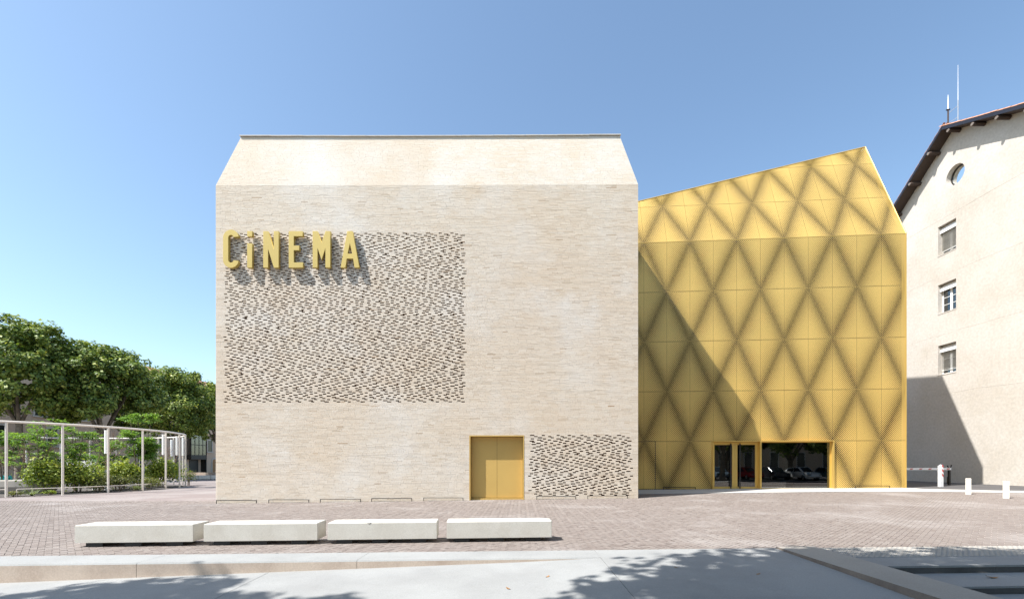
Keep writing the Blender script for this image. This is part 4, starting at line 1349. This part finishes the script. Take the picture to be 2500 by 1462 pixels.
def skin_mesh(verts, edges, radii, sub=2):
    me = bpy.data.meshes.new('sk'); me.from_pydata(verts, edges, [])
    so_ = bpy.data.objects.new('sk', me); C.objects.link(so_)
    md = so_.modifiers.new('s', 'SKIN')
    for v, r_ in zip(me.skin_vertices[0].data, radii): v.radius = (r_, r_)
    me.skin_vertices[0].data[0].use_root = True
    md2 = so_.modifiers.new('u', 'SUBSURF'); md2.levels = sub; md2.render_levels = sub
    dg = bpy.context.evaluated_depsgraph_get(); dg.update()
    out = bpy.data.meshes.new_from_object(so_.evaluated_get(dg))
    bpy.data.objects.remove(so_)
    return out
prx, pry = -30.75, 28.62
per = empty('person', (prx, pry, GZ), 0.5, label='person in a teal shirt with dark hair sitting behind the planter block', cat='person')
pv = [(0,0,0.50),(0,0.02,0.72),(0,0.06,0.95),(0,0.03,1.06),(0,0.0,1.12),(0,-0.02,1.22),
      (0.10,0,0.48),(0.13,-0.42,0.50),(0.13,-0.46,0.08),(0.13,-0.60,0.05),
      (-0.10,0,0.48),(-0.13,-0.42,0.50),(-0.13,-0.46,0.08),(-0.13,-0.60,0.05),
      (0.19,0.05,0.97),(0.26,-0.02,0.72),(0.16,-0.26,0.62),(0.13,-0.34,0.60),
      (-0.19,0.05,0.97),(-0.26,-0.02,0.72),(-0.16,-0.26,0.62),(-0.13,-0.34,0.60)]
pe = [(0,1),(1,2),(2,3),(3,4),(4,5),(0,6),(6,7),(7,8),(8,9),(0,10),(10,11),(11,12),(12,13),(2,14),(14,15),(15,16),(16,17),(2,18),(18,19),(19,20),(20,21)]
prr = [0.15,0.14,0.15,0.065,0.075,0.095,0.10,0.075,0.05,0.045,0.10,0.075,0.05,0.045,0.065,0.048,0.036,0.035,0.065,0.048,0.036,0.035]
pm = skin_mesh(pv, pe, prr)
pm.materials.clear()
for mm in ('skin', 'teal', 'trousers'): pm.materials.append(M[mm])
for p in pm.polygons:
    c_ = p.center
    p.use_smooth = True
    if c_.z > 1.03: p.material_index = 0
    elif c_.z > 0.56 and c_.y > -0.16: p.material_index = 1
    elif c_.y < -0.16 and c_.z > 0.56 : p.material_index = 0
    elif c_.z > 0.12: p.material_index = 2
    else: p.material_index = 2
link('body', pm, per)
b = MB()
rings = 6
for i in range(rings):
    pass
vs = []; seg = 12
for i in range(rings+1):
    ph = math.pi*0.62*i/rings
    for k in range(seg):
        a = 2*math.pi*k/seg
        vs.append((0.112*math.sin(ph)*math.cos(a), 0.0 + 0.125*math.sin(ph)*math.sin(a) + 0.01, 1.205 + 0.135*math.cos(ph)))
b.add(vs, [(i*seg+k, i*seg+(k+1) % seg, (i+1)*seg+(k+1) % seg, (i+1)*seg+k) for i in range(rings) for k in range(seg)], 0, 0.5, True)
b.build('hair', M['hair'], per)

# ================================================================== PLANE TREES ALONG THE STREET
GP = 'plane trees along the far street'
plane_tree('plane_tree', -44.8, 42.8, GZ, 9.8, 4.9, 4.8, 51, 'largest plane tree beyond the pergola, crown partly cut by the picture edge', GP, nclump=260, per=165)
plane_tree('plane_tree', -40.7, 46.8, GZ, 8.8, 4.9, 4.6, 52, 'plane tree with a wide dome crown above the feathery young trees', GP, nclump=250, per=165)
plane_tree('plane_tree', -42.2, 59.0, GZ, 8.6, 5.0, 4.8, 53, 'plane tree whose crown hangs over the glazed street entrance', GP, nclump=220, per=150)
plane_tree('plane_tree', -43.4, 69.5, GZ, 8.6, 4.9, 4.4, 54, 'plane tree half hidden by the corner of the brick hall', GP, nclump=200, per=140)

# ================================================================== STREET BEHIND
TX = -57.6
tan = empty('street_house', (TX, 85, GZ), 0, label='long tan rendered street house in shade with stone framed windows', cat='building')
m = MB(); m.box((-9, -50, -0.3), (0, 60, 15.4)); m.build('wall', M['tan_render'], tan)
m = MB()
m.add([(0.5, -50.5, 15.4), (0.5, 60.5, 15.4), (-4.5, 60.5, 18.2), (-4.5, -50.5, 18.2), (0.5, -50.5, 15.25), (0.5, 60.5, 15.25)], [(0,1,2,3),(4,5,1,0),(0,3,4)])
m.build('roof', M['tile'], tan)
m = MB(); m.box((0.0, -50, 14.9), (0.28, 60, 15.2)); m.build('cornice', M['stone_trim'], tan)
fr = MB(); W2, H2 = 0.62, 1.05
fr.box((0.0, -W2-0.22, -H2-0.2), (0.07, -W2, H2+0.22)); fr.box((0.0, W2, -H2-0.2), (0.07, W2+0.22, H2+0.22)); fr.box((0.0, -W2, H2), (0.07, W2, H2+0.22)); fr.box((0.0, -W2-0.3, -H2-0.2), (0.16, W2+0.3, -H2))
fme = fr.me('window', M['stone_trim'])
pn = MB(); pn.box((0.005, -W2, -H2), (0.02, W2, H2)); pme = pn.me('pane', M['car_glass'])
sh = MB(); sh.box((0.075, 0, -H2), (0.105, W2*0.95, H2)); 
for zf in (5.0, 8.6, 12.1):
    for k in range(17):
        yy = -46 + k*6.15 + (1.55 if zf == 5.0 else 0)
        if -2.5 < yy < 3.2 and zf < 8: continue
        o = link('window', fme, tan); o.location = (0, yy, zf)
        p = link('pane', pme, o)
# arched street door
m = MB(); yd = 6.1
pts = [(yd-0.62, 0.0), (yd+0.62, 0.0), (yd+0.62, 2.1)] + [(yd+0.62*math.cos(a), 2.1+0.45*math.sin(a)) for a in [math.pi*i/8 for i in range(1, 8)]] + [(yd-0.62, 2.1)]
m.add([(0.04, y, z) for y, z in pts], [tuple(range(len(pts)))]); m.build('door', M['door_wood'], tan)
m = MB()
outer = [(yd + 0.9*math.cos(a), 2.1+0.75*math.sin(a)) for a in [math.pi*i/10 for i in range(11)]]
innr = [(yd + 0.62*math.cos(a), 2.1+0.45*math.sin(a)) for a in [math.pi*i/10 for i in range(11)]]
for i in range(10): m.add([(0.06, *outer[i]), (0.06, *outer[i+1]), (0.06, *innr[i+1]), (0.06, *innr[i])], [(0,1,2,3)])
m.box((0.0, yd+0.62, 0), (0.06, yd+0.9, 2.1)); m.box((0.0, yd-0.9, 0), (0.06, yd-0.62, 2.1)); m.build('door_surround', M['stone_trim'], tan)
# glazed entrance bay
m = MB(); m.box((0, -1.9, 2.45), (1.0, 2.3, 3.25)); m.box((0, -1.9, 7.1), (1.0, 2.3, 7.3))
for yy in (-1.9, -0.9, 0.2, 1.25, 2.2): m.box((0.9, yy, 3.25), (1.0, yy+0.1, 7.1))
m.box((0.9, -1.9, 5.0), (1.0, 2.3, 5.12)); m.box((0, 2.2, -0.1), (1.0, 2.34, 7.3))
bay = m.build('glazed_bay', M['dark_frame'], tan)
for a, b_ in ((-1.8, -0.9), (-0.8, 0.2), (0.3, 1.25), (1.35, 2.2)):
    for z0, z1 in ((3.25, 5.0), (5.12, 7.1)):
        m = MB(); m.box((0.94, a, z0), (0.955, b_, z1)); m.build('pane', M['pane'], bay)
m = MB(); m.box((0.02, -1.0, 0), (0.08, 1.4, 2.4)); m.build('door', M['dark_frame'], tan)
for k, yy in enumerate((-30, -12, 20)):
    m = MB(); m.tube([(0.08, yy, 0), (0.08, yy, 15)], 0.07, 6); m.build('downpipe', M['lead'], tan)
m = MB(); m.box((-52, 63.5, GZ-0.1), (-36, 64.0, 0.33)); m.build('street_wall', M['concrete_warm'], label='low pinkish concrete wall before the street house', cat='wall')
for k, px in enumerate((444, 473, 503, 533)):
    b = MB(); b.box((-0.68, -0.28, 0.07), (0.68, 0.28, 0.47)); X = at(px, 50.5)
    o = b.build('stone_bench', M['bench'], label='distant white stone bench block near the low street wall', cat='bench', group='distant bench blocks by the street wall')
    o.location = (X, 50.5, GZ)
    b = MB(); b.box((-0.5, -0.2, -0.05), (0.5, 0.2, 0.07)); b.build('foot', M['black_steel'], o)

# ================================================================== VEHICLES
def vehicle(name, label, X, Y, rz, paint, kind, cat, group=None):
    z0 = -0.34 if Y < 5 else g(X, Y)
    o = empty(name, (X, Y, z0), rz, label=label, cat=cat, group=group)
    if kind == 'van':
        L_, W_ = 4.9, 0.96
        low = [(-2.45,0.35),(2.3,0.35),(2.45,0.6),(2.4,1.0),(1.75,1.15),(1.2,2.05),(0.9,2.2),(-2.35,2.25),(-2.45,2.1)]
        green = None; wx = (-1.55, 1.6); wr = 0.34
        glass = [[(1.68,1.2),(1.2,1.95),(0.55,1.95),(0.45,1.2)]]
    else:
        L_, W_ = 4.2, 0.86
        low = [(-2.05,0.35),(1.95,0.32),(2.1,0.5),(2.05,0.72),(1.85,0.82),(1.0,0.96),(-1.85,1.0),(-2.08,0.9),(-2.12,0.6)]
        green = [(1.05,0.95),(0.35,1.42),(0.0,1.47),(-1.25,1.46),(-1.75,1.2),(-1.95,0.98)]
        wx = (-1.3, 1.3); wr = 0.31
        glass = [[(0.85,1.0),(0.35,1.36),(-0.25,1.40),(-0.25,1.0)], [(-0.33,1.0),(-0.33,1.40),(-1.2,1.39),(-1.5,1.02)]]
    def extr(prof_, w0, inset, mat, nm, par):
        b = MB(); n = len(prof_)
        cx = sum(p[0] for p in prof_)/n; cz = sum(p[1] for p in prof_)/n
        lays = [(-w0, 1-inset), (-w0*0.9, 1.0), (w0*0.9, 1.0), (w0, 1-inset)]
        vs = [(cx+(x-cx)*f, y, cz+(z-cz)*f) for y, f in lays for x, z in prof_]
        fs = [tuple(range(n)), tuple(reversed(range(3*n, 4*n)))]
        for q in range(3): fs += [((q+1)*n+i, (q+1)*n+(i+1) % n, q*n+(i+1) % n, q*n+i) for i in range(n)]
        b.add(vs, fs); return b.build(nm, mat, par)
    body = extr(low, W_, 0.05, M[paint], 'body', o)
    if green: extr(green, W_*0.86, 0.10, M[paint], 'cabin', o)
    for gl in glass:
        for s_ in (-1, 1):
            yy = s_*(W_*0.875 if green else W_*1.004)
            b = MB(); b.add([(x, yy, z) for x, z in gl], [tuple(range(len(gl))) if s_ < 0 else tuple(reversed(range(len(gl))))]); b.build('side_window', M['car_glass'], o)
    if green:
        b = MB(); b.add([(1.06,-0.62,0.985),(1.06,0.62,0.985),(0.37,0.55,1.425),(0.37,-0.55,1.425)], [(0,1,2,3)]); b.build('windscreen', M['car_glass'], o)
    else:
        b = MB(); b.add([(1.79,-0.8,1.2),(1.79,0.8,1.2),(1.27,0.72,2.02),(1.27,-0.72,2.02)], [(0,1,2,3)]); b.build('windscreen', M['car_glass'], o)
    fx = 2.13 if green else 2.46
    for s_ in (-1, 1):
        b = MB(); b.box((fx-0.10, s_*0.6-0.14, 0.62), (fx-0.02, s_*0.6+0.14, 0.74)); b.build('headlight', M['rim'] if kind == 'van' else M['car_glass'], o)
    for x in wx:
        for s_ in (-1, 1):
            b = MB(); b.tube([(x, s_*(W_-0.2), wr), (x, s_*(W_+0.01), wr)], wr, 16); wh = b.build('wheel', M['tyre'], o)
            b = MB(); b.tube([(x, s_*(W_+0.0), wr), (x, s_*(W_+0.02), wr)], wr*0.62, 12); b.build('rim', M['rim'], wh)
    return o
vehicle('white_van', 'white van parked on the street behind the planting bed', at(196, 50.5), 50.5, R(175), 'car_white', 'van', 'van')

# ------------------------------------------------------------------ the side of the square behind the photographer (seen in the glass, casts the foreground shade)
GC = 'cars parked on the shaded side of the square'
cars = [(16.0, 'car_white', 'white hatchback parked under the plane trees, mirrored in the doors'), (19.3, 'car_blue', 'grey blue hatchback parked under the plane trees'),
        (22.4, 'car_red', 'red hatchback parked under the plane trees, mirrored in the glass'), (25.4, 'car_black', 'black hatchback parked under the plane trees'),
        (28.4, 'car_white', 'white hatchback parked beside the black hatchback'), (31.5, 'car_blue', 'grey blue hatchback parked at the end of the row')]
for x, p, lb in cars: vehicle('parked_car', lb, x, -7.0 + 0.2*math.sin(x), R(78 + 9*math.sin(x*3)), p, 'car', 'car', GC)
GQ = 'plane trees shading the square'
plane_tree('plane_tree', -0.7, -0.9, -0.05, 10.3, 5.7, 3.0, 61, 'plane tree standing at the edge of the concrete ramp', GQ, nclump=380, per=150, lean=(0.0, 0.6), size=(0.22, 0.36))
plane_tree('plane_tree', -11.4, -2.2, -0.4, 10.2, 4.3, 2.8, 62, 'plane tree at the low end of the concrete ramp', GQ, nclump=190, per=130, lean=(-0.6, 1.4), size=(0.22, 0.36))
plane_tree('plane_tree', 9.5, -3.3, -0.35, 10.2, 4.7, 3.0, 63, 'plane tree below the gathering steps', GQ, nclump=130, per=120, size=(0.24, 0.4))
plane_tree('plane_tree', 19.0, -4.0, -0.35, 7.6, 5.2, 4.6, 64, 'plane tree above the white parked hatchback', GQ, nclump=130, per=120, size=(0.26, 0.44))
plane_tree('plane_tree', 28.5, -10.5, -0.35, 6.6, 5.6, 5.0, 65, 'plane tree behind the black parked hatchback', GQ, nclump=130, per=120, size=(0.26, 0.44))
plane_tree('plane_tree', 38.5, -9.0, -0.35, 7.0, 5.6, 5.0, 66, 'plane tree at the end of the parked car row', GQ, nclump=130, per=120, size=(0.26, 0.44))
plane_tree('plane_tree', 22.5, -15.5, -0.35, 6.6, 5.6, 5.0, 67, 'plane tree close to the terrace house', GQ, nclump=130, per=120, size=(0.26, 0.44))
m = MB(); m.box((-40, -60, -0.9), (70, -2.01, -0.35)); m.build('street', M['asphalt'], kind='structure')
hb = empty('terrace_house', (30, -24, -0.35), 0, label='pale terrace house across the street with rows of windows', cat='building')
m = MB(); m.box((-26, -10, 0), (26, 0, 12)); m.build('wall', M['tan_render'], hb)
fr = MB(); fr.box((-0.7, 0, -1.1), (-0.55, 0.06, 1.1)); fr.box((0.55, 0, -1.1), (0.7, 0.06, 1.1)); fr.box((-0.7, 0, 1.1), (0.7, 0.06, 1.25)); fr.box((-0.8, 0, -1.25), (0.8, 0.12, -1.1))
fm2 = fr.me('window', M['stone_trim']); pn = MB(); pn.box((-0.55, 0.005, -1.1), (0.55, 0.02, 1.1)); pm2 = pn.me('pane', M['car_glass'])
for zf in (2.4, 6.0, 9.4):
    for k in range(14):
        o = link('window', fm2, hb); o.location = (-23.5 + k*3.6, 0, zf); link('pane', pm2, o)

# ------------------------------------------------------------------ fallen leaves
rl = random.Random(9)
GL = 'dry leaves lying on the concrete'
for k, (x, y, z, lb) in enumerate(((7.15, 7.02, -0.11, 'curled brown leaf lying on the upper step'), (-0.05, 6.35, None, 'dry leaf lying on the sunlit ramp concrete'), (0.52, 6.9, None, 'pale yellow leaf lying near the border face'),
                               (2.55, 7.3, None, 'small dark leaf lying in the ramp shade'), (3.6, 6.9, None, 'thin dry leaf lying beside the ramp kerb'))):
    zz = (ramp_z(x) - 0.004 - 0.022*(8.6-y)) if z is None else z
    b = MB(); s_ = 0.09 if k == 0 else 0.045; a = rl.uniform(0, 6.28)
    pts = [(-1, 0, 0.25), (-0.3, 0.4, 0.05), (0.5, 0.35, 0.2), (1, 0, 0.5), (0.5, -0.35, 0.2), (-0.3, -0.4, 0.05), (0, 0, 0.0)]
    vs = [((p[0]*math.cos(a)-p[1]*math.sin(a))*s_, (p[0]*math.sin(a)+p[1]*math.cos(a))*s_, p[2]*s_ + 0.003) for p in pts]
    b.add(vs, [(i, (i+1) % 6, 6) for i in range(6)])
    o = b.build('fallen_leaf', M['dry_leaf'], label=lb, cat='leaf', group=GL); o.location = (x, y, zz)

S.render.film_transparent = False
S.cycles.max_bounces = 8
S.cycles.transparent_max_bounces = 12
